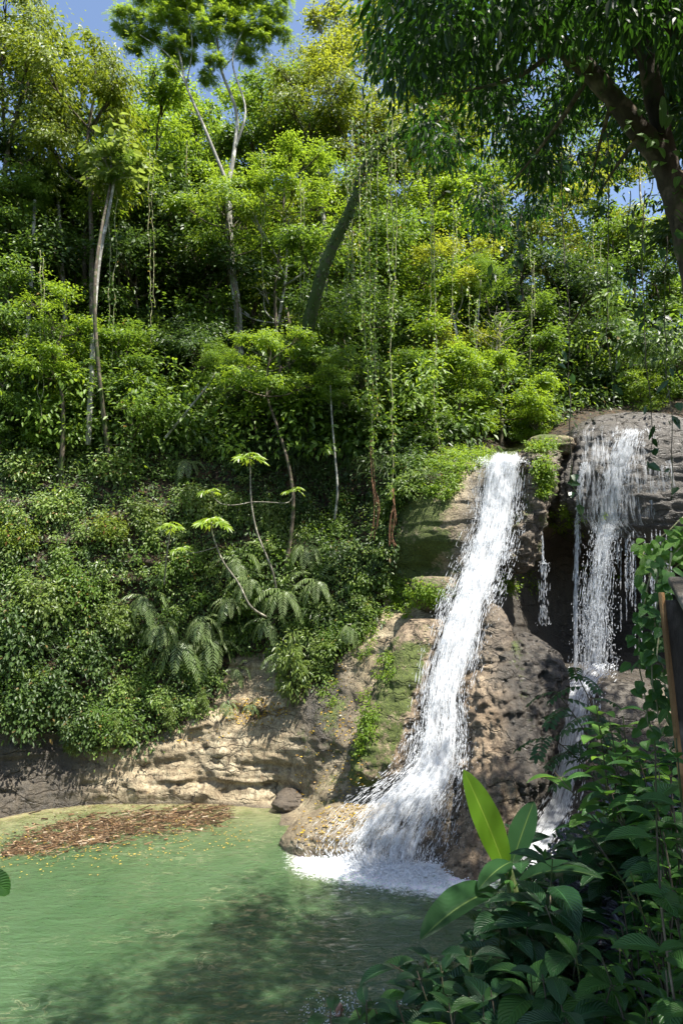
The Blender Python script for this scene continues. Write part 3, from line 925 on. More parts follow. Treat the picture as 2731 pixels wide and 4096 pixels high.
# ------------------------------------------------------------------ forest
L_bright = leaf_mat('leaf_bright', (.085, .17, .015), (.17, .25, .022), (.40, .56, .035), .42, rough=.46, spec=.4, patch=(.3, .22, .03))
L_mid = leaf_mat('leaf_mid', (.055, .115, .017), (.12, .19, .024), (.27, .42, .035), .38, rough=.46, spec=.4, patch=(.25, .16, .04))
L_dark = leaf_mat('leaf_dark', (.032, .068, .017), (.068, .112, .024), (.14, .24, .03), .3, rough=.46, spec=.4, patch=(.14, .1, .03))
L_olive = leaf_mat('leaf_olive', (.085, .14, .013), (.17, .215, .024), (.40, .48, .03), .38, rough=.46, spec=.4, patch=(.22, .1, .03))
L_yellow = leaf_mat('leaf_yellow', (.10, .16, .014), (.2, .22, .02), (.5, .55, .04), .42, rough=.46, spec=.4, patch=(.4, .28, .04))
L_pale = leaf_mat('leaf_pale', (.08, .13, .025), (.16, .21, .05), (.36, .46, .07), .36, rough=.42)
L_fern = leaf_mat('leaf_fern', (.12, .18, .06), (.21, .26, .11), (.34, .44, .12), .36)
L_grass = leaf_mat('leaf_grass', (.035, .07, .018), (.09, .13, .04), (.15, .25, .05), .25)
L_lime = leaf_mat('leaf_lime', (.12, .21, .015), (.2, .3, .025), (.48, .62, .05), .42)
L_cliff = leaf_mat('leaf_cliff', (.10, .17, .03), (.2, .27, .06), (.36, .5, .06), .36, rough=.42, spec=.5, patch=(.3, .2, .06))
B_grey = bark_mat('bark_pale', (.16, .15, .12), (.36, .35, .31))
B_brown = bark_mat('bark_brown', (.05, .04, .028), (.13, .105, .075), moss=.4)
B_moss = bark_mat('bark_mossy', (.03, .026, .018), (.08, .07, .05), moss=.9)
B_vine = bark_mat('vine_stem', (.16, .16, .08), (.36, .34, .2), scale=14)
B_red = bark_mat('aerial_root', (.12, .055, .03), (.26, .14, .08), scale=14)

def rand_dir(n, zmin=-1.0):
    z_ = rng.uniform(zmin, 1, n); a = rng.uniform(0, 2 * math.pi, n); s = np.sqrt(1 - z_ ** 2)
    return np.stack([s * np.cos(a), s * np.sin(a), z_], -1)

def crown_mesh(name, mat, nlobe, nclump, lpc, L, W, clump, droop=.3, upb=1.0, tall=1.0, pinnate=0, seed=0, spread=.62, lobe_r=.42, flat=.6):
    """unit-radius crown (scaled on use): boughs leave the stem at different heights, each carrying its own lobe of leaf clumps, with gaps between"""
    r_ = np.random.default_rng(100 + seed)
    lz = np.sort(r_.uniform(-.95, .95, nlobe)) * tall
    lz[-1] = .8 * tall
    az = r_.uniform(0, 6.28) + np.arange(nlobe) * 2.4 + r_.normal(0, .35, nlobe)
    lr = spread * r_.uniform(.45, 1.25, nlobe) * np.sqrt(np.clip(1.05 - (lz / tall * .85) ** 2, .12, 1))
    lr[-1] *= .35
    LC = np.stack([lr * np.cos(az), lr * np.sin(az), lz], -1)
    LR = lobe_r * r_.uniform(.7, 1.6, nlobe)
    li = r_.integers(0, nlobe, nclump)
    d = rand_dir(nclump, -.8)
    rad = (rng.random(nclump) ** .45) * (.75 + .5 * fbm(d * 1.7 + seed * 3.3 + li[:, None] * 1.7, 2))
    c = LC[li] + d * (rad * LR[li])[:, None] * np.array([1, 1, flat])
    cl_r = clump * rng.uniform(.5, 1.4, nclump)
    m = (lpc * rng.uniform(.5, 1.4, nclump) * (cl_r / clump) ** 1.5).astype(int) + 4
    idx = np.repeat(np.arange(nclump), m); n = len(idx)
    off = rng.normal(0, 1, (n, 3)) * np.array([1, 1, .42]) * cl_r[idx][:, None] * .6 * np.exp(rng.normal(0, .38, (n, 1)))
    P = c[idx] + off
    outd = nrm(LC[li][idx] * np.array([1, 1, .2]) + d[idx] * .3 + 1e-6)
    outw = nrm(off + outd * clump * .6)
    D = nrm(outw * np.array([1, 1, .5]) + rng.normal(0, .4, (n, 3)) + np.array([0, 0, -droop]))
    N = np.array([0, 0, .8]) * upb + d[idx] * .7 + rng.normal(0, .42, (n, 3))
    ct = np.clip(.55 * rng.random(nclump) + .45 * r_.random(nlobe)[li], 0, 1)
    tint = np.clip(.65 * ct[idx] + .35 * rng.random(n), 0, 1)
    mb = MB()
    if pinnate:
        k = pinnate
        tt_ = (np.arange(k) + .7) / k
        LL = L * rng.uniform(.75, 1.25, n)
        S = nrm(np.cross(D, N)); Nn = nrm(np.cross(S, D))
        for j in range(k):
            for sg in (-1, 1):
                base = P + D * (LL * tt_[j])[:, None] - np.array([0, 0, 1]) * (LL * .35 * tt_[j] ** 2)[:, None]
                dd = nrm(S * sg + D * .5 + np.array([0, 0, -.35]) + rng.normal(0, .1, (n, 3)))
                leaves(mb, base, dd, Nn, LL * .42 * (1.1 - .4 * tt_[j]), LL * .13, tint=tint)
    else:
        leaves(mb, P, D, N, L * rng.uniform(.6, 1.35, n), W * rng.uniform(.7, 1.3, n), droop=.5, tint=tint)
    me = mb.mesh(name, mat, smooth=False)
    lb = MB()
    tube(lb, smooth_path([(0, 0, -tall * .8), (.03, .02, -.2 * tall), (-.03, .02, .35 * tall), LC[-1]], 14), .03, .008, segs=6, cap=False)
    for k in range(nlobe - 1):
        z0 = LC[k, 2] - .25 - .35 * lr[k]
        st = np.array([0, 0, max(z0, -tall * .8)])
        tube(lb, smooth_path([st, st * .5 + LC[k] * .5 + r_.normal(0, .05, 3) - np.array([0, 0, .06]), LC[k]], 9), .018, .006, segs=5, cap=False)
        for q in np.where(li == k)[0][:7]:
            tube(lb, smooth_path([st * .35 + LC[k] * .65 - np.array([0, 0, .04]), (LC[k] + c[q]) / 2 + r_.normal(0, .02, 3), c[q]], 6), .008, .003, segs=4, cap=False)
    return me, lb

PROTO = {}
def proto(key, mat, bark, variants=2, **kw):
    PROTO[key] = []
    for s in range(variants):
        me, lb = crown_mesh('crown', mat, seed=s + len(PROTO) * 5, **kw)
        PROTO[key].append((me, lb.mesh('limbs', bark)))
proto('mid', L_mid, B_brown, variants=3, nlobe=11, nclump=250, lpc=44, L=.058, W=.028, clump=.12, tall=1.25)
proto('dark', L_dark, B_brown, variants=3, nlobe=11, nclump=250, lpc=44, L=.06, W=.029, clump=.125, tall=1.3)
proto('bright', L_bright, B_brown, variants=3, nlobe=12, nclump=220, lpc=42, L=.058, W=.027, clump=.11, tall=1.1, flat=.7, lobe_r=.4, spread=.66)
proto('olive', L_olive, B_brown, variants=3, nlobe=11, nclump=250, lpc=46, L=.056, W=.024, clump=.12, droop=.8, tall=1.2)
proto('yellow', L_yellow, B_grey, variants=2, nlobe=12, nclump=230, lpc=40, L=.05, W=.025, clump=.1, tall=1.2, spread=.7, lobe_r=.36)
proto('big', L_pale, B_grey, variants=1, nlobe=7, nclump=36, lpc=8, L=.2, W=.15, clump=.15, tall=.8)
proto('feather', L_bright, B_grey, variants=2, nlobe=4, nclump=46, lpc=6, L=.3, W=.05, clump=.26, pinnate=5, tall=.5, spread=.5)
proto('twiggy', L_olive, B_grey, variants=2, nlobe=12, nclump=130, lpc=18, L=.05, W=.024, clump=.09, tall=1.3, spread=.8, lobe_r=.35)
proto('layer', L_bright, B_brown, variants=2, nlobe=10, nclump=200, lpc=46, L=.066, W=.032, clump=.13, tall=.85, flat=.5, upb=1.2, spread=.8, lobe_r=.45)

def land_base(u, Y, v0=None):
    """ground point below a tree standing at distance Y"""
    vs_ = np.linspace(760, 150, 200)
    ys = land_y(np.full_like(vs_, u), vs_)
    k = np.argmax(ys >= Y) if np.any(ys >= Y) else len(vs_) - 1
    return pt(u, vs_[k], Y)

TREE_MESH = [0]
def tree(u, v, Y, R, kind, label, lean=0.0, r0=None, squash=1.0, group=None, bark=None, cat='tree', name='forest_tree', bu=None, trunk=True):
    R = R * (1.15 if Y > 35 else 1.0)
    c = pt(u, v, Y)
    b = land_base(u if bu is None else bu, Y + .3)
    if b[2] > c[2] - R * .5:
        b = np.array([c[0], c[1] + .6, c[2] - R * 1.1])
    b[2] -= .3
    root = thing(name, b, label, cat, group)
    h = c - b
    me, lm = random.choice(PROTO[kind])
    cr = link('crown', me, root, h); cr.scale = (R, R, R * squash); cr.rotation_euler = (rng.normal(0, .12), rng.normal(0, .12), rng.uniform(0, 6.28))
    if trunk:
        r = r0 if r0 else .03 * R + .03
        mid = h * .5 + np.array([rng.normal(0, .05), rng.normal(0, .05), 0]) * np.linalg.norm(h) + np.array([lean, 0, 0])
        tb = MB(); tube(tb, smooth_path([(0, 0, 0), mid * np.array([.8, .8, 1]), h + np.array([0, 0, -R * .75])], 22), r * 1.25, r * .55, segs=8, bump=.12)
        tk_ = tb.obj('trunk', bark or B_brown, root)
        lo = link('limbs', lm, tk_, h); lo.scale = cr.scale; lo.rotation_euler = cr.rotation_euler
    return root

TREES = [
 # skyline and upper slope, left to right
 (4, 30, 38, 2.8, 'olive', 'olive tree filling the upper left corner of the picture'),
 (30, 72, 41, 2.6, 'twiggy', 'sparse twiggy olive tree against the sky near the upper left corner'),
 (22, 105, 37, 4.2, 'olive', 'large glossy olive tree on the left edge with brown drooping foliage'),
 (84, 60, 40, 1.7, 'big', 'big-leaved yellow-green tree poking into the sky at the upper left'),
 (92, 118, 36.5, 3.7, 'olive', 'broad olive tree with an arching bough right of the left-edge tree'),
 (135, 122, 54, 4.0, 'bright', 'bright green distant tree on the skyline left of the tall pale-trunked tree'),
 (180, 142, 52, 4.2, 'bright', 'rounded bright green tree on the skyline just behind the tall pale-trunked tree'),
 (256, 136, 52, 4.0, 'bright', 'bright green tree on the skyline right of the tall pale-trunked tree'),
 (292, 98, 55, 3.4, 'twiggy', 'airy pale olive tree with bare twigs at the middle of the skyline'),
 (338, 66, 53, 3.9, 'yellow', 'airy yellow-green tree on the skyline beside the dark overhanging canopy'),
 (308, 128, 46, 3.9, 'olive', 'olive tree with dense dark underside below the airy skyline tree'),
 (375, 95, 50, 5.2, 'yellow', 'yellow-green tree glimpsed at the left fringe of the dark overhanging canopy'),
 (112, 152, 34.5, 2.3, 'big', 'slender tree with large silvery leaves left of the tall pale-trunked tree'),
 (160, 185, 44, 4.4, 'bright', 'mid green tree with bright leaf tips under the tall pale-trunked tree'),
 (45, 180, 40, 4.4, 'dark', 'dark shaded tree below the broad olive tree at the left'),
 (285, 187, 39, 2.4, 'layer', 'flat-topped bright green tree near the centre of the slope'),
 (226, 222, 38.5, 2.6, 'layer', 'layered bright green tree crossing the pale trunk at mid slope'),
 (200, 190, 48, 4.6, 'mid', 'mid green tree behind the layered tree on the pale trunk'),
 (320, 170, 49, 4.6, 'yellow', 'tree with bright yellow sprigs above the mossy leaning trunk'),
 (262, 160, 48, 4.4, 'mid', 'mid green tree between the pale trunk and the yellow sprigged tree'),
 (355, 180, 46, 4.6, 'olive', 'olive tree behind the curtain of pale hanging vines'),
 (415, 175, 48, 4.8, 'olive', 'grey-olive tree under the left fringe of the overhanging canopy'),
 (460, 215, 50, 4.6, 'mid', 'mid green tree seen below the middle of the overhanging canopy'),
 (545, 220, 47, 3.6, 'yellow', 'bright yellow-green tree lit up beneath the overhanging canopy'),
 (500, 265, 48, 4.2, 'twiggy', 'half bare twiggy tree below the bright yellow-green tree'),
 (595, 240, 52, 4.4, 'mid', 'mid green tree right of the bright yellow-green tree'),
 (655, 290, 46, 3.2, 'dark', 'dark tree at the right edge with pale sky showing through'),
 (618, 300, 48, 4.4, 'mid', 'leafy tree above the grey rock dome in the right background'),
 (470, 130, 54, 5.0, 'olive', 'olive tree filtered behind the middle of the dark overhanging canopy'),
 (560, 150, 54, 4.6, 'mid', 'green tree hidden behind the right of the dark overhanging canopy'),
 (640, 190, 50, 3.6, 'yellow', 'yellow-green tree showing through gaps beside the thick leaning limb'),
 (420, 250, 44, 4.0, 'bright', 'bright green tree between the vine curtain and the glowing yellow-green tree'),
 (520, 290, 46, 4.2, 'dark', 'dark green tree behind the half bare twiggy tree'),
 (100, 210, 40, 3.6, 'bright', 'yellow-green tree around the top of the slim pale trunk'),
 (150, 240, 43, 4.0, 'mid', 'green tree between the slim pale trunk and the shaded hollow'),
 (255, 300, 42, 3.8, 'mid', 'green tree just right of the foot of the pale forked trunk'),
 (350, 260, 43, 4.2, 'mid', 'green tree behind the mossy leaning trunk'),
 (340, 410, 37.5, 2.4, 'dark', 'dark low tree above the shaded grass curtain'),
 (255, 425, 37, 2.2, 'dark', 'dark low tree at the top of the shaded wall'),
 (0, 410, 34, 2.4, 'mid', 'green tree cut off by the left edge at the top of the cliff'),
 (48, 410, 35, 2.2, 'bright', 'bright tree between the two slim trunks at the cliff top'),
 (680, 340, 48, 3.6, 'mid', 'green tree cut off by the right edge above the dome'),
 (700, 395, 40, 3.0, 'dark', 'dark tree beyond the right end of the grey dome'),
 # middle slope
 (12, 255, 37, 3.6, 'mid', 'mid green tree on the left edge at middle height'),
 (62, 262, 39, 4.0, 'dark', 'dark tree between slim grey trunks at the left'),
 (120, 250, 41, 4.2, 'mid', 'dense green tree right of the slim grey trunks'),
 (175, 262, 42, 4.2, 'dark', 'dark green dense tree left of the pale trunk at mid slope'),
 (140, 318, 40, 4.0, 'dark', 'dark vine-smothered tree in the hollow left of the pale trunk'),
 (205, 320, 41, 4.0, 'dark', 'dark tree standing in deep shade beside the foot of the pale trunk'),
 (285, 260, 40, 3.4, 'twiggy', 'brownish twiggy tree left of the mossy leaning trunk'),
 (60, 338, 33.8, 2.6, 'bright', 'yellow-green leafy tree lit by the sun at the lower left slope'),
 (18, 345, 36, 3.0, 'mid', 'green tree at the left edge under the sunlit yellow-green tree'),
 (128, 388, 35.5, 2.7, 'mid', 'rounded tree with sunlit tips in the left of the dark hollow'),
 (268, 366, 33.5, 2.3, 'layer', 'pale green spreading tree leaning out over the dark hollow'),
 (310, 320, 36.5, 3.4, 'mid', 'dense green tree below the mossy leaning trunk'),
 (345, 355, 37, 3.2, 'dark', 'dark green tree behind the lower ends of the hanging vines'),
 (205, 385, 38, 2.8, 'dark', 'shadowed tree in the middle of the dark hollow'),
 (385, 300, 41, 3.6, 'mid', 'green tree between the two curtains of hanging vines'),
 (452, 300, 40, 2.9, 'yellow', 'glowing yellow-green tree right of the hanging vines'),
 (430, 350, 39, 3.0, 'bright', 'bright green tree below the glowing yellow-green tree'),
 (400, 405, 36.5, 2.4, 'mid', 'low green tree at the cliff top behind the vine tips'),
 (500, 340, 41, 3.2, 'mid', 'green tree with pale bare twigs above the main waterfall'),
 (560, 330, 44, 4.0, 'dark', 'dark dense tree right of the pale bare twigs'),
 (585, 385, 43, 3.2, 'dark', 'dark tree close behind the grey rock dome'),
 (650, 370, 45, 3.4, 'mid', 'mid green tree in the right background above the dome'),
 (460, 395, 36.8, 2.0, 'bright', 'sunlit broad-leaved shrub standing left above the lip of the main waterfall'),
 (500, 392, 37.5, 2.2, 'layer', 'pale feathery shrub standing right above the lip of the main waterfall'),
 (535, 412, 37.5, 1.5, 'bright', 'small bright shrub beside the mossy block between the waterfalls'),
 (640, 402, 41, 1.7, 'bright', 'bright green shrub on top of the grey rock dome'),
 (425, 430, 35.2, 1.3, 'mid', 'low bushy shrub on the cliff edge left of the main waterfall'),
]
for a in TREES:
    nm = 'shrub' if 'shrub' in a[5] else 'forest_tree'
    tree(*a, group='shrubs at the waterfall lip' if nm == 'shrub' else 'trees on the jungle slope', name=nm, cat='shrub' if nm == 'shrub' else 'tree')

# the tall tree with the pale forked trunk
ck = pt(229, 230, 39.2)
base = land_base(240, 39.4); base[2] -= .4
tall = thing('forest_tree', base, 'tallest tree with a pale forked trunk and feathery crown against the sky', 'tree', 'trees on the jungle slope')
def rel(u, v, Y):
    return pt(u, v, Y) - base
tb = MB()
tube(tb, smooth_path([(0, 0, 0), rel(238, 320, 39.3), rel(232, 270, 39.2), rel(229, 225, 39.2), rel(228, 185, 39.2)], 40), .26, .17, segs=10, bump=.1)
tb.obj('trunk', B_grey, tall)
lb = MB()
tube(lb, smooth_path([rel(228, 186, 39.2), rel(234, 150, 39.3), rel(236, 112, 39.4), rel(221, 70, 39.4), rel(216, 35, 39.4), rel(205, -15, 39.5)], 26), .15, .04, segs=8)
tube(lb, smooth_path([rel(234, 150, 39.3), rel(245, 110, 39.0), rel(232, 60, 39), rel(246, 25, 39)], 20), .09, .03, segs=7)
tube(lb, smooth_path([rel(228, 186, 39.2), rel(205, 130, 39.0), rel(186, 85, 38.9), rel(178, 50, 38.9), rel(160, 10, 38.9)], 24), .12, .035, segs=8)
tube(lb, smooth_path([rel(186, 85, 38.9), rel(168, 55, 38.6), rel(140, 35, 38.6)], 14), .05, .02, segs=6)
tube(lb, smooth_path([rel(221, 70, 39.4), rel(245, 45, 39.4), rel(270, 22, 39.5)], 14), .05, .02, segs=6)
tube(lb, smooth_path([rel(186, 85, 38.9), rel(192, 45, 39.1), rel(186, 5, 39.1)], 14), .05, .02, segs=6)
lb.obj('limbs', B_grey, tall)
for k, (u, v, R) in enumerate([(128, 18, 1.1), (146, 28, 1.2), (166, 18, 1.2), (176, 42, 1.1), (150, -4, 1.4), (172, -10, 1.4), (192, 4, 1.3), (190, 30, 1.0), (208, 30, 1.2), (226, 14, 1.3), (238, 36, 1.1), (258, 20, 1.2), (274, 14, 1.0),
        (250, -6, 1.4), (276, -12, 1.3), (220, -18, 1.7), (186, 60, .9), (172, 66, .7), (207, 78, .8), (246, 52, .9), (262, 40, .8), (134, 44, .7), (120, 30, .7), (216, 58, .8), (282, 34, .7)]):
    c = link('crown', PROTO['feather'][k % 2][0], tall, rel(u, v, 39.2 + .4 * math.sin(k * 2.1)))
    c.scale = (R, R, R * .9); c.rotation_euler = (.1 * math.sin(k), .1 * math.cos(k), k * 1.3)

# slim bare trunks whose crowns are lost in the canopy
def bare_trunk(pts, Y, r0, r1, label, mat, twigs=0):
    P = np.array([pt(u, v, Y + dy) for (u, v, dy) in pts])
    root = thing('slim_tree', P[0], label, 'tree', 'slim trunks on the jungle slope')
    tb = MB(); tube(tb, smooth_path(P - P[0], 34), r0, r1, segs=8, bump=.1)
    tb.obj('trunk', mat, root)
    cr = link('crown', PROTO['mid'][0][0], root, P[-1] - P[0] + np.array([0, 0, .3])); cr.scale = (1.3, 1.3, 1.0)
    return root
bare_trunk([(88, 445, .2), (92, 360, 0), (95, 300, 0), (100, 255, 0), (108, 215, 0), (116, 170, 0)], 34.4, .15, .06, 'slim pale trunk rising straight from the undergrowth at the left', B_grey)
bare_trunk([(20, 425, .5), (22, 385, .3), (30, 300, .3), (33, 240, .3), (35, 200, .3)], 36, .14, .08, 'slim grey trunk nearest the left edge', B_grey)
bare_trunk([(66, 330, .5), (62, 270, .3), (60, 225, .3), (57, 190, .3)], 37.5, .14, .08, 'short grey trunk between the two slim trunks at the left', B_grey)
bare_trunk([(84, 300, .5), (85, 240, .3), (88, 205, .3), (92, 170, .3)], 38.3, .15, .1, 'dark brown trunk under the broad olive tree', B_brown)
bare_trunk([(325, 300, .5), (324, 240, .3), (322, 205, .3), (318, 170, .3)], 42, .2, .12, 'peeling grey trunk left of the mossy leaning trunk', B_grey)
bare_trunk([(165, 438, 1), (186, 412, .5), (204, 390, .3), (216, 372, .3)], 34, .07, .04, 'thin dead pole leaning right in the dark hollow', B_grey)
bare_trunk([(473, 395, .5), (475, 350, .3), (477, 320, .3), (480, 280, .3)], 38.5, .07, .04, 'thin straight pale stem above the main waterfall', B_grey)
bare_trunk([(612, 425, .5), (613, 395, .3), (615, 370, .3), (617, 340, .3)], 41.5, .08, .05, 'thin grey stem behind the grey rock dome', B_grey)
bare_trunk([(334, 520, .6), (337, 490, .2), (334, 450, .2), (331, 410, .2), (330, 385, .2)], 33.2, .06, .035, 'thin bare stem at the cliff foot left of the red aerial roots', B_grey)

# mossy leaning trunk that carries the vines
P = np.array([pt(306, 335, 34.5), pt(318, 285, 33.2), pt(335, 240, 32.6), pt(352, 205, 32.2), pt(366, 165, 32), pt(385, 142, 31.8), pt(415, 130, 31.6), pt(440, 118, 31.6)])
mt = thing('leaning_tree', P[0], 'dark mossy trunk leaning to the right behind the hanging vines', 'tree', 'trees on the jungle slope')
tb = MB(); tube(tb, smooth_path(P - P[0], 50), np.linspace(.34, .14, 50), segs=10, bump=.35); tb.obj('trunk', B_moss, mt)
mb = MB(); n = 1500
tq = rng.random(n) ** .8; pp = smooth_path(P - P[0], 200)[(tq * 199).astype(int)]
leaves(mb, pp + rng.normal(0, .22, (n, 3)), rng.normal(0, 1, (n, 3)) + np.array([0, -.2, -.9]), rng.normal(0, 1, (n, 3)) + np.array([0, -.5, .6]), rng.uniform(.12, .3, n), .1)
mb.obj('epiphytes', L_dark, mt, smooth=False)
cr = link('crown', PROTO['olive'][0][0], mt, P[-1] - P[0] + np.array([.5, 0, 1.2])); cr.scale = (3, 3, 2.4)

# ------------------------------------------------------------------ undergrowth (uncountable leaves over the slope and the cliff)
def cloak(name, spots, nclump, lpc, L, mat, rad, lift, label, cat, wr=.45, droop=.5, density=None, seed=0, up=.7):
    """clumps of leaves rooted on the land"""
    us_, vs_ = spots(nclump)
    if density is not None:
        kp = density(us_, vs_); us_, vs_ = us_[kp], vs_[kp]
    Pn = [hit(a, b) for a, b in zip(us_, vs_)]
    C = np.array([p for p, _ in Pn]); Nn = np.array([q for _, q in Pn])
    m = len(C)
    cr = rad * rng.uniform(.5, 1.5, m)
    k = (lpc * rng.uniform(.5, 1.5, m)).astype(int) + 3
    idx = np.repeat(np.arange(m), k); n = len(idx)
    C = C + Nn * (rng.uniform(*lift, m))[:, None] + np.array([0, 0, .1])
    off = rng.normal(0, .6, (n, 3)) * cr[idx][:, None] * np.array([1, .8, .8])
    Pp = C[idx] + off
    D = nrm(off) + rng.normal(0, .5, (n, 3)) + np.array([0, -.25, -droop])
    N = Nn[idx] * 1.0 + np.array([.15, -.25, up]) + rng.normal(0, .45, (n, 3))
    ct = rng.random(m)
    mb = MB()
    ll = L * rng.uniform(.6, 1.35, n)
    leaves(mb, Pp, D, N, ll, ll * wr * rng.uniform(.8, 1.2, n), droop=.5, tint=np.clip(.65 * ct[idx] + .35 * rng.random(n), 0, 1))
    o = mb.obj(name, mat, smooth=False)
    return tag(o, label, cat, kind='stuff')

def spots_slope(n):
    u = rng.uniform(-60, 740, n); v = np.interp(rng.random(n), [0, 1], [0, 1])
    top = np.interp(u, [0, 350, 560, 620, 740], [190, 205, 300, 340, 340])
    v = top + v * (450 - top)
    return u, v
def spots_cliff(n):
    u = rng.uniform(-60, 420, n); b = veg_bottom(u)
    v = 430 + rng.random(n) * (b - 430) + rng.normal(0, 3, n)
    return u, v
def dens(scale, th, seed):
    return lambda u, v: fbm(np.stack([u / scale, v / scale, 0 * u + seed], -1), 3) > th
cloak('undergrowth', spots_slope, 3000, 34, .36, L_mid, .9, (.1, 1.3), 'mass of green undergrowth covering the jungle slope', 'undergrowth', density=lambda u, v: dens(60, -.15, 1)(u, v) & (v < veg_bottom(u) - 13))
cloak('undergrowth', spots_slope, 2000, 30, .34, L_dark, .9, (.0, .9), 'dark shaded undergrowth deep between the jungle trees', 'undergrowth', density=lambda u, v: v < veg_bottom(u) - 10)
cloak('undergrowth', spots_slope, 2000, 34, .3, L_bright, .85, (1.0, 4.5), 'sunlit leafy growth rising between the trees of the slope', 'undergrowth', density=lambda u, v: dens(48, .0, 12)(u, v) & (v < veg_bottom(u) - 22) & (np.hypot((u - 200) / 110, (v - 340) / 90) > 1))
cloak('undergrowth', spots_slope, 1800, 34, .3, L_mid, .9, (.8, 4.0), 'mid green leafy growth rising between the trees of the slope', 'undergrowth', density=lambda u, v: dens(55, -.1, 22)(u, v) & (v < veg_bottom(u) - 22))
cloak('undergrowth', lambda n: (rng.uniform(385, 740, n), rng.uniform(380, 440, n)), 500, 30, .3, L_bright, .7, (.1, .8), 'sunlit undergrowth along the top of the waterfalls', 'undergrowth', density=lambda u, v: v < veg_bottom(u) - 14)
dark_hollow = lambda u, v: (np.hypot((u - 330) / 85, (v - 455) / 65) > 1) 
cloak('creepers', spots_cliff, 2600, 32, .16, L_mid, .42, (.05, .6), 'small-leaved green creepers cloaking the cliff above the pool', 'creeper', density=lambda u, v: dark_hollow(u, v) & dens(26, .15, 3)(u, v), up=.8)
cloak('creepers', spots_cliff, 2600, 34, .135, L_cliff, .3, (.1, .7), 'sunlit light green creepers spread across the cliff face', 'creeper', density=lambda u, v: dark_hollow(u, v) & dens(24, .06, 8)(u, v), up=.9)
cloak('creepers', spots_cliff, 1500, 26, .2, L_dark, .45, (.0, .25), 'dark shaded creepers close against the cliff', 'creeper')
def spots_small(lst):
    def f(n):
        w = np.array([a[4] for a in lst], float); w /= w.sum()
        k = rng.choice(len(lst), n, p=w)
        a = np.array([x[:4] for x in lst])[k]
        r = np.sqrt(rng.random(n)); th = rng.uniform(0, 6.28, n)
        return a[:, 0] + a[:, 2] * r * np.cos(th), a[:, 1] + a[:, 3] * r * np.sin(th)
    return f
cloak('moss_plants', spots_small([(455, 463, 38, 10, 3), (470, 455, 20, 5, 1), (440, 480, 22, 20, 2.5), (542, 478, 9, 22, 2), (540, 448, 14, 6, 1), (425, 595, 16, 12, 1.5), (400, 600, 14, 22, 1.5),
    (515, 585, 20, 14, .8), (560, 520, 14, 14, .6), (600, 560, 40, 50, .8)]), 420, 30, .13, L_bright, .2, (.02, .15), 'small bright plants and moss rooted on the ledges beside the waterfalls', 'ground plants')
cloak('moss_plants', spots_small([(368, 718, 8, 26, 2), (362, 745, 7, 14, 1.2), (384, 668, 10, 14, .8), (365, 640, 10, 20, 1.5), (350, 630, 12, 24, 2), (330, 690, 9, 22, 1), (385, 600, 8, 24, 1)]), 150, 26, .1, L_bright, .17, (.02, .12), 'bright plants growing on the moss covered rib and in the gully beside it', 'ground plants')
# ------------------------------------------------------------------ single plants on the cliff
def frond(mb, p, D, N, L, pairs=15, w=.26, droop=1.5, tint=.5):
    """one fern frond: rachis with paired leaflets, arching over"""
    D = nrm(np.asarray(D, float)); N = nrm(np.asarray(N, float) - D * np.dot(D, N)); S = np.cross(D, N)
    pos = np.array(p, float); d = D.copy(); pts_ = [pos.copy()]; ds = [d.copy()]
    g = np.array([0, 0, -1.0])
    for k in range(pairs):
        d = nrm(d + (g - d * np.dot(d, g)) * droop / pairs * 1.2)
        pos = pos + d * L / pairs; pts_.append(pos.copy()); ds.append(d.copy())
    pts_ = np.array(pts_); ds = np.array(ds)
    t = np.linspace(0, 1, pairs + 1)
    wl = w * L * np.sin(np.clip(t * .92 + .08, 0, 1) * math.pi) ** .6 * (1 - .25 * t) + .01
    nn = nrm(np.cross(S[None], ds))
    for sg in (-1, 1):
        dd = nrm(S[None] * sg + ds * .45 + g * .45 + rng.normal(0, .05, ds.shape))
        leaves(mb, pts_[3:], dd[3:], nn[3:] + rng.normal(0, .12, ds[3:].shape), wl[3:], L / pairs * .5, fold=.05, droop=.35, tint=np.clip(tint + rng.normal(0, .08, pairs - 2), 0, 1))
    tube(mb, pts_[::3], .009, .003, segs=4, tint=.2, cap=False)

def fern_mesh(nf, L, mat, seed, w=.22, up=.35):
    mb = MB()
    for k in range(nf):
        a = 2 * math.pi * k / nf + rng.normal(0, .25)
        D = np.array([math.cos(a), math.sin(a) * .5 - .55, up + rng.normal(0, .25)])
        frond(mb, rng.normal(0, .05, 3), D, np.array([0, -.2, 1.0]), L * rng.uniform(.7, 1.15), w=w, droop=rng.uniform(1.8, 3.2), tint=rng.random())
    return mb.mesh('fronds', mat, smooth=False)
def crownroot(bark):
    mb = MB(); tube(mb, smooth_path([(0, .5, -.25), (0, .15, -.1), (0, 0, .05)], 6), .06, .04, segs=6); return mb.mesh('stem', bark)
FERN = [fern_mesh(9, 1.25, L_fern, 0), fern_mesh(8, 1.15, L_fern, 1), fern_mesh(10, 1.3, L_fern, 2)]
FSTEM = crownroot(B_brown)
def fern(u, v, s, label, k, lift=.75):
    s = s * 1.65
    p, n = hit(u, v)
    r = thing('fern', p + np.array([0, -lift, 0]), label, 'fern', 'ferns drooping from the cliff')
    f = link('fronds', FERN[k % 3], r); f.scale = (s,) * 3; f.rotation_euler = (0, 0, .35 * math.sin(k * 2.3))
    link('stem', FSTEM, r)
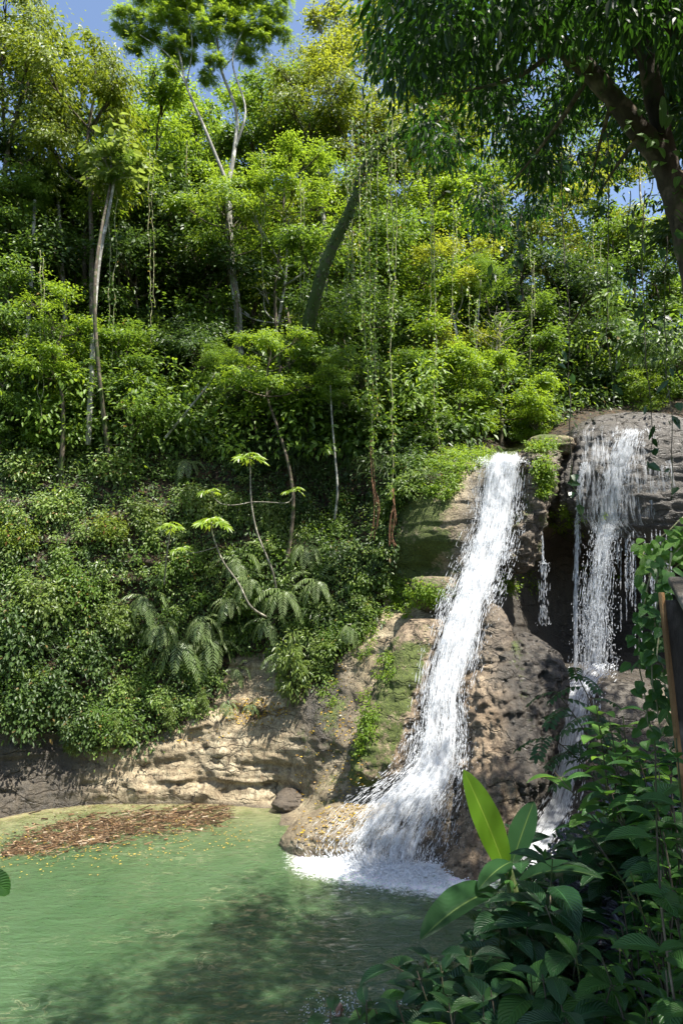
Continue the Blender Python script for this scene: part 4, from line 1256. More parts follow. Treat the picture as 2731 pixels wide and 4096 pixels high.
for a in [(150, 597, .9, 'pale drooping fern highest on the left of the sunlit cliff fern group'), (164, 622, .7, 'small pale fern directly below the highest left fern'),
          (186, 641, 1.25, 'largest pale fern, its fronds hanging in a curtain over the cliff face'), (214, 640, 1.05, 'pale fern hanging just right of the largest fern'),
          (206, 618, .75, 'small pale fern above the curtain of the largest fern'), (285, 592, 1.05, 'pale fern at the foot of the taller bent sapling'),
          (270, 620, .8, 'pale fern tucked at the foot of the lower bent sapling'), (240, 560, .9, 'shaded grey fern left of the taller bent sapling stem'),
          (252, 580, .85, 'grey green fern between the two bent sapling stems'), (318, 582, .9, 'dark green fern in the shade right of the bent saplings'),
          (305, 545, .7, 'small shaded fern on the dark wall right of the bent saplings'), (240, 668, .5, 'little fern low on the cliff under the bent saplings'),
          (282, 655, .7, 'dark fern hanging behind the tall leafy bush on the bench'), (232, 600, .75, 'grey fern just left of the lower bent stem'),
          (190, 465, .8, 'shiny silver-backed fern in the dark hollow'), (230, 700, .38, 'tiny bright green fern on the leaf-littered bench'),
          (255, 703, .36, 'second tiny bright fern on the leaf-littered bench, nearer the bush'), (350, 625, .55, 'bright green fern in the gully left of the mossy rib')]:
    fern(*a[:3], a[3], hash(a[3]) % 7 if False else int(a[0]))

def grass_mesh(nb, L, seed, spread=.25):
    mb = MB()
    for k in range(nb):
        a = rng.uniform(0, 6.28)
        D = np.array([math.cos(a) * .7, -.35 + math.sin(a) * .45, .75 + rng.normal(0, .25)])
        curved_leaf(mb, rng.normal(0, spread, 3) * np.array([1, .4, .5]), D, np.array([0, -.1, 1.0]) + rng.normal(0, .2, 3), L * rng.uniform(.6, 1.2), .035, segs=8, across=1, droop=rng.uniform(1.6, 2.7), fold=.2, peak=.2, tint=rng.random())
    return mb.mesh('blades', L_grass, smooth=False)
GRASS = [grass_mesh(70, 1.5, 0), grass_mesh(90, 1.7, 1, .4)]
def tuft(u, v, s, label, k):
    p, n = hit(u, v)
    r = thing('grass_tuft', p + np.array([0, -.15, .1]), label, 'grass', 'grass tufts hanging from the cliff')
    f = link('blades', GRASS[k % 2], r); f.scale = (s,) * 3; f.rotation_euler = (0, 0, .3 * math.sin(k))
for k, a in enumerate([(236, 628, 1.0, 'tuft of long arching grass below the lower bent sapling'), (322, 618, 1.0, 'tuft of arching grass right of the tall leafy bush'),
          (88, 715, 1.0, 'dark grass tuft hanging over the waterline at the left'), (395, 478, 1.1, 'dark hanging grass beside the red aerial roots'), (370, 470, 1.2, 'dark hanging grass behind the red aerial roots'),
          (320, 480, 1.3, 'broad curtain of dark grass in the shaded hollow'), (290, 470, 1.2, 'dark curtain of grass left of the shaded hollow'), (150, 640, .8, 'grass tuft hanging below the small pale fern at the left'),
          (228, 512, .9, 'grass tuft under the branch of the taller bent sapling'), (40, 650, .9, 'shaded grass tuft at the far left of the cliff'), (430, 480, .6, 'short spiky grass tuft on the mossy ledge left of the main waterfall')]):
    tuft(*a, k)

# leafy bushes with oval leaves
def bush_mesh(mat, R, n, L, W, seed, tall=1.0, droop=.6):
    mb = MB()
    nc = max(6, n // 26)
    c = rand_dir(nc, -.7) * (rng.random(nc) ** .4)[:, None] * np.array([R, R * .8, R * tall])
    idx = rng.integers(0, nc, n)
    off = rng.normal(0, .2 * R, (n, 3))
    D = nrm(off) + rng.normal(0, .4, (n, 3)) + np.array([0, -.4, -droop])
    N = rng.normal(0, .4, (n, 3)) + np.array([.15, -.6, .8])
    leaves(mb, c[idx] + off, D, N, L * rng.uniform(.6, 1.25, n), W * rng.uniform(.7, 1.2, n), droop=.6)
    sb = MB()
    for k in range(nc):
        tube(sb, smooth_path([(0, .2, -R * tall), c[k] * .5 + np.array([0, .1, -.3 * R]), c[k]], 7), .02, .006, segs=5, cap=False)
    return mb.mesh('foliage', mat, smooth=False), sb.mesh('stems', B_brown)
def bush(u, v, mesh, label, cat='bush', s=1.0, out=.35, group='bushes on the cliff'):
    p, n = hit(u, v)
    r = thing('bush', p + np.array([0, -out, 0]), label, cat, group)
    f = link('foliage', mesh[0], r); f.scale = (s,) * 3
    g = link('stems', mesh[1], r); g.scale = (s,) * 3
tallb = bush_mesh(L_pale, .62, 900, .3, .085, 0, tall=3.0, droop=.9)
bush(294, 668, tallb, 'tall hanging bush of narrow light leaves in front of the bench rock', s=1.0, out=1.1)
bb = [bush_mesh(L_cliff, .9, 1300, .15, .08, 1), bush_mesh(L_mid, 1.0, 1300, .16, .085, 2), bush_mesh(L_pale, .9, 1000, .18, .095, 3), bush_mesh(L_olive, .9, 1200, .14, .07, 4), bush_mesh(L_dark, 1.1, 1400, .17, .09, 5)]
for (u, v, k, s, lb_) in [(30, 470, 0, 1.3, 'bright bush at the left edge at the top of the cliff'), (75, 455, 2, 1.3, 'pale leafy bush beside the foot of the slim pale trunk'), (118, 470, 0, 1.4, 'bright yellow-green bush right of the slim pale trunk'),
        (160, 430, 3, 1.2, 'small olive bush catching the sun in the dark hollow'), (60, 510, 0, 1.2, 'bright bush on the cliff at the left, below the pale bush'), (20, 540, 3, 1.3, 'olive bush at the left edge of the cliff'),
        (112, 530, 3, 1.1, 'olive bush on the sunlit left part of the cliff'), (150, 520, 2, 1.0, 'pale bush below the palmate sapling at the left'), (200, 505, 2, 1.0, 'pale large-leaved bush left of the taller bent stem'),
        (190, 560, 1, .8, 'green bush between the palmate saplings'), (85, 590, 1, 1.1, 'green bush in the middle of the left cliff'), (45, 600, 2, 1.2, 'pale bush near the left edge at mid cliff'),
        (120, 620, 2, .9, 'pale bush left of the fern group'), (90, 655, 4, 1.1, 'dark blue-green bush low on the left cliff'), (130, 690, 0, .9, 'bright bush low on the cliff above the bench'),
        (165, 700, 0, .8, 'bright bush just above the pale bench rock'), (105, 720, 1, .8, 'green bush hanging over the bench at the left'), (55, 690, 4, 1.1, 'dark bush overhanging the shaded rock at the left'),
        (200, 675, 1, .7, 'green bush under the largest fern'), (275, 520, 2, .9, 'round-leaved grey bush beside the taller bent stem'), (300, 515, 4, 1.0, 'dark bush in the shade below the grass curtain'),
        (345, 560, 4, .9, 'dark bush at the foot of the dark wall'), (360, 600, 0, .6, 'bright small bush in the gully left of the mossy rib'), (330, 640, 1, .6, 'green bush at the top of the wet gully'), (345, 505, 1, .8, 'green bush under the red aerial roots'),
        (400, 470, 1, .7, 'leafy bush on the mossy ledge edge'), (10, 640, 4, 1.4, 'dark bush filling the left edge above the pool'), (22, 712, 4, 1.2, 'dark bush hanging low over the shaded rock at the far left'), (84, 728, 4, .9, 'low dark bush trailing over the rock where shade meets sun')]:
    bush(u, v, bb[k], lb_, s=s)

for (u, v, sc_, lb_) in [(118, 728, .42, 'trailing plant hanging over the bench left of the bare rock face'), (172, 715, .4, 'trailing plant hanging over the middle of the pale bench'), (205, 702, .36, 'trailing plant hanging left of the leaf-littered hollow'), (76, 738, .45, 'dark trailing plant over the shaded left end of the bench'), (318, 655, .5, 'leafy trailing plant over the wet gully')]:
    bush(u, v, tallb, lb_, s=sc_, out=.5, group='trailing plants over the bench')
# saplings with palmate leaves at the ends of bent white stems
def palmate(mb, p, D, N, R, lobes=9, tint=.5):
    D = nrm(np.asarray(D, float)); N = np.asarray(N, float); N = nrm(N - D * np.dot(D, N)); S = np.cross(D, N)
    V = [np.array(p)]; UV = [(.5, .5)]
    m = lobes * 4
    for k in range(m + 1):
        a = -math.pi * .86 + 2 * math.pi * .86 * k / m
        ph = (k % 4) / 4
        r = R * (1 - .62 * (0.5 + .5 * math.cos(2 * math.pi * ph))) * (.72 + .28 * math.cos(a / 1.3))
        V.append(p + D * math.cos(a) * r + S * math.sin(a) * r - np.array([0, 0, 1]) * (r / R) ** 2 * R * .28 + N * (.03 * R * math.cos(2 * math.pi * ph)))
        UV.append((.5 + .5 * math.sin(a), .5 + .5 * math.cos(a)))
    mb.add(V, tris=[(0, k, k + 1) for k in range(1, m + 1)], tint=tint, uv=UV)
def whorl(root, base_pt, R, n, lean=0):
    mb = MB(); sb = MB()
    for k in range(n):
        a = k * 2.4; ring = .35 + .65 * (k + .5) / n
        el = 1.1 - 1.5 * ring
        d = np.array([math.cos(a) * ring, math.sin(a) * ring, el * .6])
        q = base_pt + d * R * 1.25
        tube(sb, smooth_path([base_pt - np.array([0, 0, .12]) * (k / n), base_pt + d * R * .7 + np.array([0, 0, .05]), q], 6), .012, .008, segs=4, cap=False)
        palmate(mb, q, np.array([math.cos(a), math.sin(a), -.3]), np.array([0, -.4, 1.0]) + rng.normal(0, .2, 3), R * rng.uniform(.75, 1.0), tint=rng.random())
    mb.obj('leaves', L_lime, root, smooth=False)
    sb.obj('leaf_stalks', L_lime, root)
B_scar = bark_mat('scarred_stem', (.10, .09, .065), (.26, .24, .19), scale=11)
def sapling(stem, Y, branches, top, label, r0=.055):
    P = np.array([pt(u, v, Y + d) for u, v, d in stem]); b = P[0]
    root = thing('palmate_sapling', b, label, 'sapling', 'palmate-leaved saplings on the cliff')
    mb = MB(); tube(mb, smooth_path(P - b, 36), r0, r0 * .5, segs=8, bump=.06); mb.obj('stem', B_scar, root)
    for br, R, n in branches:
        Q = np.array([pt(u, v, Y + d) for u, v, d in br]) - b
        mb = MB(); tube(mb, smooth_path(Q, 16), r0 * .42, r0 * .25, segs=6); br_ = mb.obj('branch', B_scar, root)
        if n:
            whorl(br_, Q[-1], R, n)
    whorl(root, P[-1] - b, *top)
sapling([(276, 590, .9), (271, 568, .3), (257, 533, 0), (251, 502, -.1), (250, 470, -.1), (249, 457, -.1)], 31.6,
        [([(251, 502, -.1), (265, 502, -.2), (285, 503, -.3), (291, 499, -.3), (295, 490, -.3)], .36, 5), ([(251, 502, -.1), (235, 505, -.3), (222, 504, -.4), (214, 498, -.4), (211, 491, -.4)], .34, 5)], (.52, 9), 'taller bent sapling with a bright palmate leaf crown in front of the dark hollow')
sapling([(266, 617, .9), (250, 606, .2), (238, 583, 0), (222, 560, -.2), (213, 536, -.3), (211, 522, -.3)], 31.2,
        [([(216, 547, -.3), (203, 551, -.4), (190, 553, -.5), (183, 549, -.5)], .34, 5)], (.56, 9), 'lower bent sapling whose white stem curves left from the ferns')
sapling([(164, 585, .8), (166, 560, .2), (168, 545, 0), (171, 526, -.1)], 31.6, [], (.44, 7), 'short straight sapling with a palmate crown, left of the two bent saplings', r0=.04)

# ------------------------------------------------------------------ hanging vines
def vine(strands, Y, label, leaf=L_mid, nper=16, L=.2, r=.021, roots=None, mat=B_vine, cat='vine', name='hanging_vine', group='vines hanging in front of the slope', spread=.1):
    first = pt(strands[0][0][0], strands[0][0][1], Y)
    root = thing(name, first, label, cat, group)
    sb = MB(); lb = MB()
    for st in strands:
        P = np.array([pt(p[0], p[1], Y + (p[2] if len(p) > 2 else 0)) for p in st]) - first
        nseg = max(20, int(np.linalg.norm(P[-1] - P[0]) * 5))
        path = smooth_path(P, nseg) + fbm(np.stack([np.linspace(0, nseg * .16, nseg), np.full(nseg, st[0][0] * .37), np.zeros(nseg)], -1), 3)[:, None] * np.array([.12, .1, 0])
        tube(sb, path, r, r * .7, segs=5)
        n = int(np.linalg.norm(P[-1] - P[0]) * nper)
        if n:
            k = rng.integers(0, nseg - 1, n)
            D = rng.normal(0, .7, (n, 3)) + np.array([0, -.3, -.9]); N = rng.normal(0, .5, (n, 3)) + np.array([.1, -.7, .5])
            leaves(lb, path[k] + rng.normal(0, spread, (n, 3)) * np.array([1, 1, .5]), D, N, L * rng.uniform(.5, 1.2, n), L * .55 * rng.uniform(.6, 1.2, n), droop=.4)
    sb.obj('stem', mat, root)
    if lb.v:
        lb.obj('leaves', leaf, root, smooth=False)
    if roots:
        rb = MB()
        for st in roots:
            P = np.array([pt(p[0], p[1], Y + .1) for p in st]) - first
            for q in range(3):
                tube(rb, smooth_path(P + rng.normal(0, .06, P.shape), 18), .018, .01, segs=5)
        rb.obj('aerial_roots', B_red, root)
vine([[(370, 60), (371, 150), (369, 260), (372, 370), (372, 455)], [(363, 80), (366, 190), (364, 300), (368, 400)], [(378, 130), (376, 240), (374, 330), (377, 420)], [(358, 130), (360, 240), (361, 330)]], 31.0,
     'thick curtain of pale leafy vines ending in red roots', L_bright, 24, .19, roots=[[(372, 440), (371, 480), (374, 510), (372, 540)], [(373, 480), (378, 505), (376, 530)]])
vine([[(392, 90), (391, 190), (393, 280), (390, 350), (392, 430), (391, 500)], [(388, 120), (387, 220), (390, 330)], [(394, 140), (396, 240), (391, 320)]], 30.6,
     'long pale vine curtain ending in yellow roots, right of the red-rooted curtain', L_bright, 14, .19, roots=[[(391, 490), (394, 515), (392, 535), (395, 548)], [(393, 505), (390, 525), (389, 545)]])
vine([[(434, 160), (433, 250), (435, 330), (434, 400), (438, 436), (440, 450)], [(429, 170), (431, 250), (428, 320)]], 33.5, 'pale green vine hanging to the mossy ledge left of the main waterfall', L_bright, 14, .19)
vine([[(352, 120), (351, 200), (353, 290)], [(346, 160), (348, 250), (345, 320)]], 34.2, 'short grey-green vine left of the thick vine curtain', L_mid, 22, .18)
vine([[(417, 40), (416, 100), (418, 180)], [(404, 60), (402, 140), (405, 210)]], 34, 'leafy vine hanging from the canopy fringe above the mossy trunk', L_bright, 24, .2)
vine([[(116, 190), (115, 260), (113, 330), (112, 375)], [(110, 195), (109, 280), (111, 340)]], 35, 'thin vine hanging in the shade right of the slim pale trunk', L_mid, 14, .2)
vine([[(186, 140), (187, 200), (185, 250)]], 38.6, 'short vine hanging from the left fork of the tallest tree', L_mid, 20, .24)
vine([[(592, 220), (593, 280), (596, 350)], [(600, 240), (598, 320)]], 40, 'pale thin vine in the right background under the dark canopy', L_bright, 14, .2)
vine([[(476, 300), (474, 345), (477, 390)], [(468, 290), (470, 340)]], 37, 'leafy vine hanging among pale twigs above the main waterfall', L_bright, 18, .2)
for (pp_, Y_, lb_) in [([(150, 150), (149, 220), (151, 300), (150, 350)], 37, 'thin liana hanging in the gap left of the tallest tree'), ([(262, 150), (261, 220), (263, 290)], 37.5, 'thin liana hanging just right of the pale forked trunk'),
        ([(300, 180), (301, 250), (299, 330), (302, 380)], 36, 'liana hanging left of the mossy leaning trunk'), ([(452, 200), (453, 260), (450, 320)], 37, 'liana hanging beside the glowing yellow-green tree'),
        ([(40, 250), (41, 320), (39, 390), (42, 430)], 33.4, 'liana hanging near the left edge before the slim trunks'), ([(530, 250), (531, 310), (529, 370)], 38, 'liana hanging above the mossy block between the waterfalls')]:
    vine([pp_, [(a + 3, b + 8) for a, b in pp_[:-1]]], Y_, lb_, L_bright, 10, .17)
# bare bleached twigs above the waterfall
tp = pt(500, 330, 38)
tw = thing('dead_branch', tp, 'bleached bare branches spreading above the main waterfall', 'branch')
mb = MB()
for k in range(18):
    a = rng.uniform(-.3, 1.7) if k % 3 else rng.uniform(1.6, 2.9); L = rng.uniform(.8, 2.6)
    e = np.array([math.cos(a) * L, rng.uniform(-.6, .4), math.sin(a) * L * .8])
    tube(mb, smooth_path([(-.1 * (k % 4), 0, -3.2 + .21 * k), np.array([-.05 * k, 0, -2.6 + .2 * k]) + e * .5 + rng.normal(0, .3, 3), np.array([-.05 * k, 0, -2.2 + .2 * k]) + e], 9), .02, .005, segs=5)
tube(mb, smooth_path([(-.8, .6, -4), (-.4, .3, -2), (0, 0, .5)], 10), .07, .035, segs=6)
mb.obj('twigs', bark_mat('bleached_twig', (.22, .19, .13), (.4, .36, .28)), tw)

# ------------------------------------------------------------------ floating driftwood and leaves
def flecks_mat():
    m, nt, out = newmat('driftwood')
    N = NT(nt)
    col = N.ramp(N.attr('tint'), [(0, (.022, .013, .008)), (.35, (.07, .04, .02)), (.62, (.17, .10, .05)), (.88, (.32, .22, .13)), (1, (.55, .46, .34))])
    N.l(N.principled(col, .55, .4), out.inputs[0])
    return m
poly = np.array([(-12, 862), (-12, 850), (2, 850), (26, 836), (56, 824), (90, 818), (130, 813), (170, 809), (205, 806), (228, 808), (230, 818), (200, 826), (150, 832), (100, 842), (50, 850), (14, 855)], float)
def inside(P, poly):
    x, y = P[:, 0], P[:, 1]; c = np.zeros(len(P), bool); j = len(poly) - 1
    for i in range(len(poly)):
        xi, yi = poly[i]; xj, yj = poly[j]
        c ^= ((yi > y) != (yj > y)) & (x < (xj - xi) * (y - yi) / (yj - yi + 1e-9) + xi)
        j = i
    return c
Q = np.stack([rng.uniform(0, 234, 26000), rng.uniform(804, 857, 26000)], -1)
jit = Q + rng.normal(0, 1, Q.shape) * np.where(rng.random((len(Q), 1)) < .2, 9, 3.2)
keep = inside(jit, poly) & (fbm(np.stack([Q[:, 0] / 22, Q[:, 1] / 7, 0 * Q[:, 0]], -1), 3) > rng.normal(-.35, .3, len(Q)))
Q = Q[keep][:6200]
G = np.array([gpt(u, v) for u, v in Q])
n = len(G)
ang = rng.normal(.1, .75, n); L = rng.gamma(1.8, .075, n) + .04
D = np.stack([np.cos(ang), np.sin(ang), rng.normal(0, .09, n)], -1)
mb = MB()
A = G + np.stack([0 * L, 0 * L, rng.random(n) ** 2 * .05 + .004], -1)
wd = np.where(rng.random(n) < .12, rng.uniform(.015, .035, n), rng.uniform(.004, .010, n))
X = nrm(np.cross(D, [0, 0, 1.0])) * wd[:, None]; Zz = np.array([0, 0, 1.0]) * (wd * .6)[:, None]
bend = X * rng.normal(0, 1.2, (n, 1))
V = np.stack([A - X - Zz, A + X - Zz, A + X + Zz, A - X + Zz, A + D * L[:, None] - X + bend - Zz, A + D * L[:, None] + X + bend - Zz, A + D * L[:, None] + X + bend + Zz, A + D * L[:, None] - X + bend + Zz], 1)
i = np.arange(n)[:, None] * 8
qd = np.concatenate([i + np.array(f) for f in ((0, 1, 2, 3), (4, 7, 6, 5), (0, 4, 5, 1), (1, 5, 6, 2), (2, 6, 7, 3), (3, 7, 4, 0))])
mb.add(V.reshape(-1, 3), quads=qd, tint=np.repeat(np.clip(rng.beta(1.1, 1.3, n), 0, 1), 8))
drift = mb.obj('driftwood', flecks_mat(), smooth=False); tag(drift, 'raft of floating brown twigs and bark along the far shore', 'driftwood', kind='stuff')
M_fallen = leaf_mat('fallen_leaf', (.2, .09, .02), (.55, .4, .05), (.4, .25, .05), .2)
mb = MB()
def flat_leaves(P, L, N=None):
    n = len(P); a = rng.uniform(0, 6.28, n)
    D = np.stack([np.cos(a), np.sin(a), 0 * a], -1)
    NN = np.tile([0, 0, 1.0], (n, 1)) + rng.normal(0, .15, (n, 3)) if N is None else N + rng.normal(0, .25, (n, 3))
    leaves(mb, P, D, NN, L * rng.uniform(.6, 1.3, n), L * .5, droop=.1, fold=.08)
Q = np.concatenate([np.stack([rng.uniform(-20, 250, 900), 858 + rng.exponential(9, 900) - rng.uniform(0, 45, 900)], -1)])
Q = Q[(np.abs(Q[:, 1] - lut(Q[:, 0], [(0, 858), (100, 850), (230, 822)])) < 26)][:420]
flat_leaves(np.array([gpt(u, v) for u, v in Q]) + np.array([0, 0, .02]), .1)
fl = mb.obj('floating_leaves', M_fallen, smooth=False); tag(fl, 'scattered yellow leaves floating beside the driftwood raft', 'leaves', kind='stuff')
mb = MB()
sp = spots_small([(255, 712, 34, 14, 4), (330, 770, 36, 60, 3), (340, 830, 50, 24, 2.5), (335, 700, 18, 40, 1), (180, 735, 60, 10, .6)])(900)
HP = [hit(a, b) for a, b in zip(*sp)]
flat_leaves(np.array([p for p, _ in HP]) + np.array([0, -.03, .03]), .12, np.array([q for _, q in HP]))
ll = mb.obj('leaf_litter', M_fallen, smooth=False); tag(ll, 'orange and brown fallen leaves stuck to the rock left of the main waterfall', 'leaves', kind='stuff')
# ------------------------------------------------------------------ near bank on the right
F_dark = leaf_mat('leaf_quilted', (.016, .055, .02), (.035, .095, .032), (.08, .22, .03), .25, rough=.34, veins=40)
F_mid = leaf_mat('leaf_fresh', (.03, .095, .022), (.06, .15, .03), (.16, .36, .04), .32, rough=.38, veins=36)
F_light = leaf_mat('leaf_light', (.08, .19, .03), (.15, .28, .05), (.3, .52, .06), .36, rough=.4, veins=34)
F_small = leaf_mat('leaf_small_bright', (.04, .12, .018), (.085, .18, .03), (.2, .42, .04), .36, rough=.4)
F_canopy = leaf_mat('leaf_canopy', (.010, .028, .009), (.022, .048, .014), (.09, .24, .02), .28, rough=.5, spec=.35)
F_heart = leaf_mat('leaf_heart', (.02, .055, .018), (.04, .09, .025), (.08, .2, .03), .26)
F_ban = leaf_mat('banana_leaf_old', (.022, .075, .024), (.035, .10, .03), (.10, .26, .03), .3, rough=.4, veins=150, vein_col=(.16, .24, .06))
F_bany = leaf_mat('banana_leaf_young', (.10, .21, .015), (.12, .25, .02), (.42, .62, .02), .5, rough=.42, veins=150, vein_col=(.3, .4, .06))

def bank_xe(y):
    return lut(y, [(-14, -4), (-5, -3), (0, -1.6), (3.5, -.5), (5, .4), (6.5, 1.5), (7.5, 2.6), (8.5, 4.2), (10, 6.0), (12, 8.2), (16, 12), (20, 15.5), (26, 19)])
def bank_z(x, y):
    top = 5.75 + .36 * x + 1.2 * np.exp(-((y + 1.5) / 2.2) ** 2)
    top = np.minimum(top, 5.85 + .36 * 6 + .1 * x)
    d = np.maximum(bank_xe(y) - x, 0)
    z_ = top - 2.6 * d ** 1.15
    P = np.stack([x, y, 0 * x], -1)
    return np.maximum(z_, -1.6) + .16 * fbm(P * .9, 4) + .05 * fbm(P * 4, 3)
bx, by = np.meshgrid(np.arange(-9, 34, .25), np.arange(-14, 27, .25))
bz = bank_z(bx, by)
mb = MB(); r3, c3 = bx.shape
i3 = np.arange(r3 - 1)[:, None] * c3 + np.arange(c3 - 1)[None]
bankV = np.stack([bx, by, bz], -1).reshape(-1, 3); bankQ = np.stack([i3, i3 + 1, i3 + c3 + 1, i3 + c3], -1).reshape(-1, 4)
mb.add(bankV, quads=bankQ)
bank_me = mb.mesh('bank', M_rock); add_attr(bank_me, 'soil', np.full(len(bankV), .9))
bank = link('bank', bank_me); tag(bank, 'dark earth bank in the right foreground', 'bank', kind='structure')
BB = BVHTree.FromPolygons(bankV.tolist(), bankQ.tolist())
def bground(x, y):
    return float(bank_z(np.array([float(x)]), np.array([float(y)]))[0])
def hitb(u, v):
    d = Vector((pt(u, v, 10.0) - np.array([0, 0, CAM_Z])).tolist()).normalized()
    loc, nn, i, dist = BB.ray_cast(_camv, d)
    return None if loc is None else np.array(loc[:])

def leafy_stem(lb, sb, base, top, L, W, n, droop=.9, r=.008, segs=7, updown=.15, pairs=True, start=.35, shape=.8, tintc=None, whorl_tip=True):
    mid = (base + top) / 2 + rng.normal(0, .04, 3)
    path = smooth_path([base, mid, top], 24)
    tube(sb, path, r, r * .45, segs=6, cap=False)
    az = rng.uniform(0, 6.28)
    for k in range(n):
        t = start + (1 - start) * (k + .5) / n
        p = path[min(23, int(t * 23))]
        az += 1.57 if pairs else 2.4
        for sg in ((0, math.pi) if pairs else (0,)):
            a = az + sg + rng.normal(0, .25)
            d = np.array([math.cos(a), math.sin(a), updown + rng.normal(0, .15) + .25 * t])
            nn = np.array([-.2 * math.cos(a), -.2 * math.sin(a), 1.0]) + rng.normal(0, .18, 3)
            s = (1.0 - .45 * max(0, t - .75) / .25) * rng.uniform(.8, 1.15)
            pet = p + nrm(d) * L * .14
            tube(sb, np.array([p, pet]), r * .4, r * .35, segs=4, cap=False)
            curved_leaf(lb, pet, d, nn, L * s * 1.5, W * s * 1.5, segs=segs, across=2, droop=droop * rng.uniform(.6, 1.3), fold=.14, wave=.03, shape=shape, tint=(rng.random() if tintc is None else np.clip(tintc + rng.normal(0, .15), 0, 1)))

def near_shrub(u, v, Y, L, W, mat, label, stems=3, n=5, spread=.22, droop=.9, name='leafy_shrub', cat='shrub', group='shrubs on the foreground bank', pairs=True, stem_mat=None, start=.3, updown=.15):
    top = pt(u, v, Y)
    g = bground(top[0], top[1] - .1)
    base = np.array([top[0] + .05, top[1] - .05, min(g, top[2] - .25)])
    root = thing(name, base, label, cat, group)
    lb, sb = MB(), MB()
    for k in range(stems):
        t = top - base + (rng.normal(0, spread, 3) * np.array([1, 1, .6]) if k else np.zeros(3)) - (np.array([0, 0, .1 * k]) if k else 0)
        leafy_stem(lb, sb, rng.normal(0, .05, 3) * np.array([1, 1, 0]), t, L, W, n, droop=droop, pairs=pairs, start=start, updown=updown)
    lb.obj('leaves', mat, root); sb.obj('stems', stem_mat or B_brown, root)
    return root

NS = [
 (675, 738, 3.5, .16, .075, F_mid, 4, 5, 'leafy shrub hiding the foot of the wooden post'),
 # u, v, Y, leaf length, leaf width, material, stems, nodes, label
 (622, 716, 5.6, .22, .10, F_light, 3, 4, 'fresh light green shrub with drooping pointed leaves below the wet ledge boulder'),
 (645, 700, 5.2, .22, .10, F_mid, 4, 5, 'green shrub with broad pointed leaves left of the ivy-clad wooden post'),
 (668, 765, 4.6, .2, .10, F_mid, 4, 5, 'green shrub at the right edge under the wooden post'),
 (632, 775, 5.4, .22, .10, F_dark, 4, 5, 'dark shrub below the fresh light green shrub'),
 (602, 805, 6.2, .18, .08, F_dark, 4, 6, 'dark shrub with drooping leaves in front of the lower cascade'),
 (568, 838, 6.4, .15, .07, F_dark, 4, 6, 'slender dark shrub reaching left over the lower cascade'),
 (538, 860, 6.4, .14, .065, F_dark, 4, 6, 'thin-stemmed dark shrub just right of the banana leaves'),
 (606, 840, 5.6, .19, .095, F_dark, 4, 5, 'dark quilted shrub in the middle of the right bank'),
 (650, 830, 5.0, .2, .09, F_dark, 4, 5, 'dark quilted shrub near the right edge at mid bank'),
 (560, 870, 5.6, .19, .10, F_dark, 4, 5, 'dark shrub right of the banana stem with hanging broad leaves'),
 (545, 905, 4.9, .28, .13, F_dark, 3, 4, 'large-leaved quilted shrub whose long ribbed leaves droop beside the banana stem'),
 (500, 925, 4.9, .24, .12, F_dark, 3, 4, 'dark shrub with oval leaves in front of the banana stem'),
 (470, 950, 4.7, .2, .10, F_dark, 4, 4, 'dark oval-leaved shrub under the long drooping banana leaf'),
 (440, 965, 4.6, .2, .09, F_dark, 3, 4, 'small shrub at the water side of the oval-leaved shrub'),
 (575, 955, 4.3, .22, .10, F_mid, 3, 4, 'shrub with one pale upright shiny leaf in the lower bank'),
 (530, 975, 4.3, .24, .11, F_mid, 3, 4, 'glossy green shrub at the lower middle of the bank'),
 (490, 990, 4.2, .22, .11, F_dark, 4, 4, 'dark glossy shrub in the bottom row of plants, left of the glossy green one'),
 (560, 1005, 3.9, .2, .095, F_dark, 4, 4, 'ribbed dark shrub at the bottom edge right of the glossy green one'),
 (455, 1005, 4.2, .19, .085, F_mid, 4, 4, 'mid green shrub at the bottom edge near the swimmers'),
 (448, 1003, 4.2, .16, .085, F_dark, 3, 4, 'upright shrub with hanging round leaves at the water side of the bottom edge'),
 (610, 985, 4.0, .19, .09, F_mid, 4, 4, 'shiny green shrub at the bottom right'),
]
for (u, v, Y, L, W, m_, st, nn_, lb_) in NS:
    near_shrub(u, v, Y, L, W, m_, lb_, stems=st + 2, n=nn_ + 1, spread=.24)
# low bright small-leaved plants on the right edge
for k, (u, v, Y, lb_) in enumerate([(660, 870, 4.2, 'small bright-leaved plant at the right edge above the purple ground cover'), (675, 920, 3.8, 'bright small-leaved plant at the right edge beside the purple ground cover'),
        (640, 930, 4.2, 'spreading small-leaved plant in the middle of the purple ground cover'), (665, 970, 3.6, 'bright small-leaved plant near the bottom right corner'),
        (645, 1010, 3.4, 'light green small-leaved plant filling the bottom right corner'), (620, 890, 4.6, 'yellowish green low plant on the left side of the purple ground cover'), (676, 830, 4.2, 'small-leaved plant below the right-edge shrub')]):
    near_shrub(u, v, Y, .08, .03, F_small, lb_, stems=9, n=6, spread=.2, droop=.5, name='leafy_plant', cat='plant', group='small bright plants on the foreground bank', pairs=True, start=.3, updown=.3)
# plants along the bottom edge, water side
for (u, v, Y, L, W, lb_) in [(330, 1008, 4.3, .2, .09, 'plant with large leaves at the far left of the bottom fringe'), (366, 1000, 4.3, .17, .085, 'plant with a broad veined leaf in the bottom fringe'),
        (396, 1000, 4.3, .15, .07, 'thin stem with few leaves standing alone in the bottom fringe'), (368, 1024, 4.1, .2, .09, 'low dark plant at the very bottom before the swimmers')]:
    top = pt(u, v, Y)
    near_shrub(u, v, Y, L, W, F_dark, lb_, stems=2, n=2, spread=.1, droop=.7, name='leafy_plant', cat='plant', group='plants along the bottom edge', start=.75)

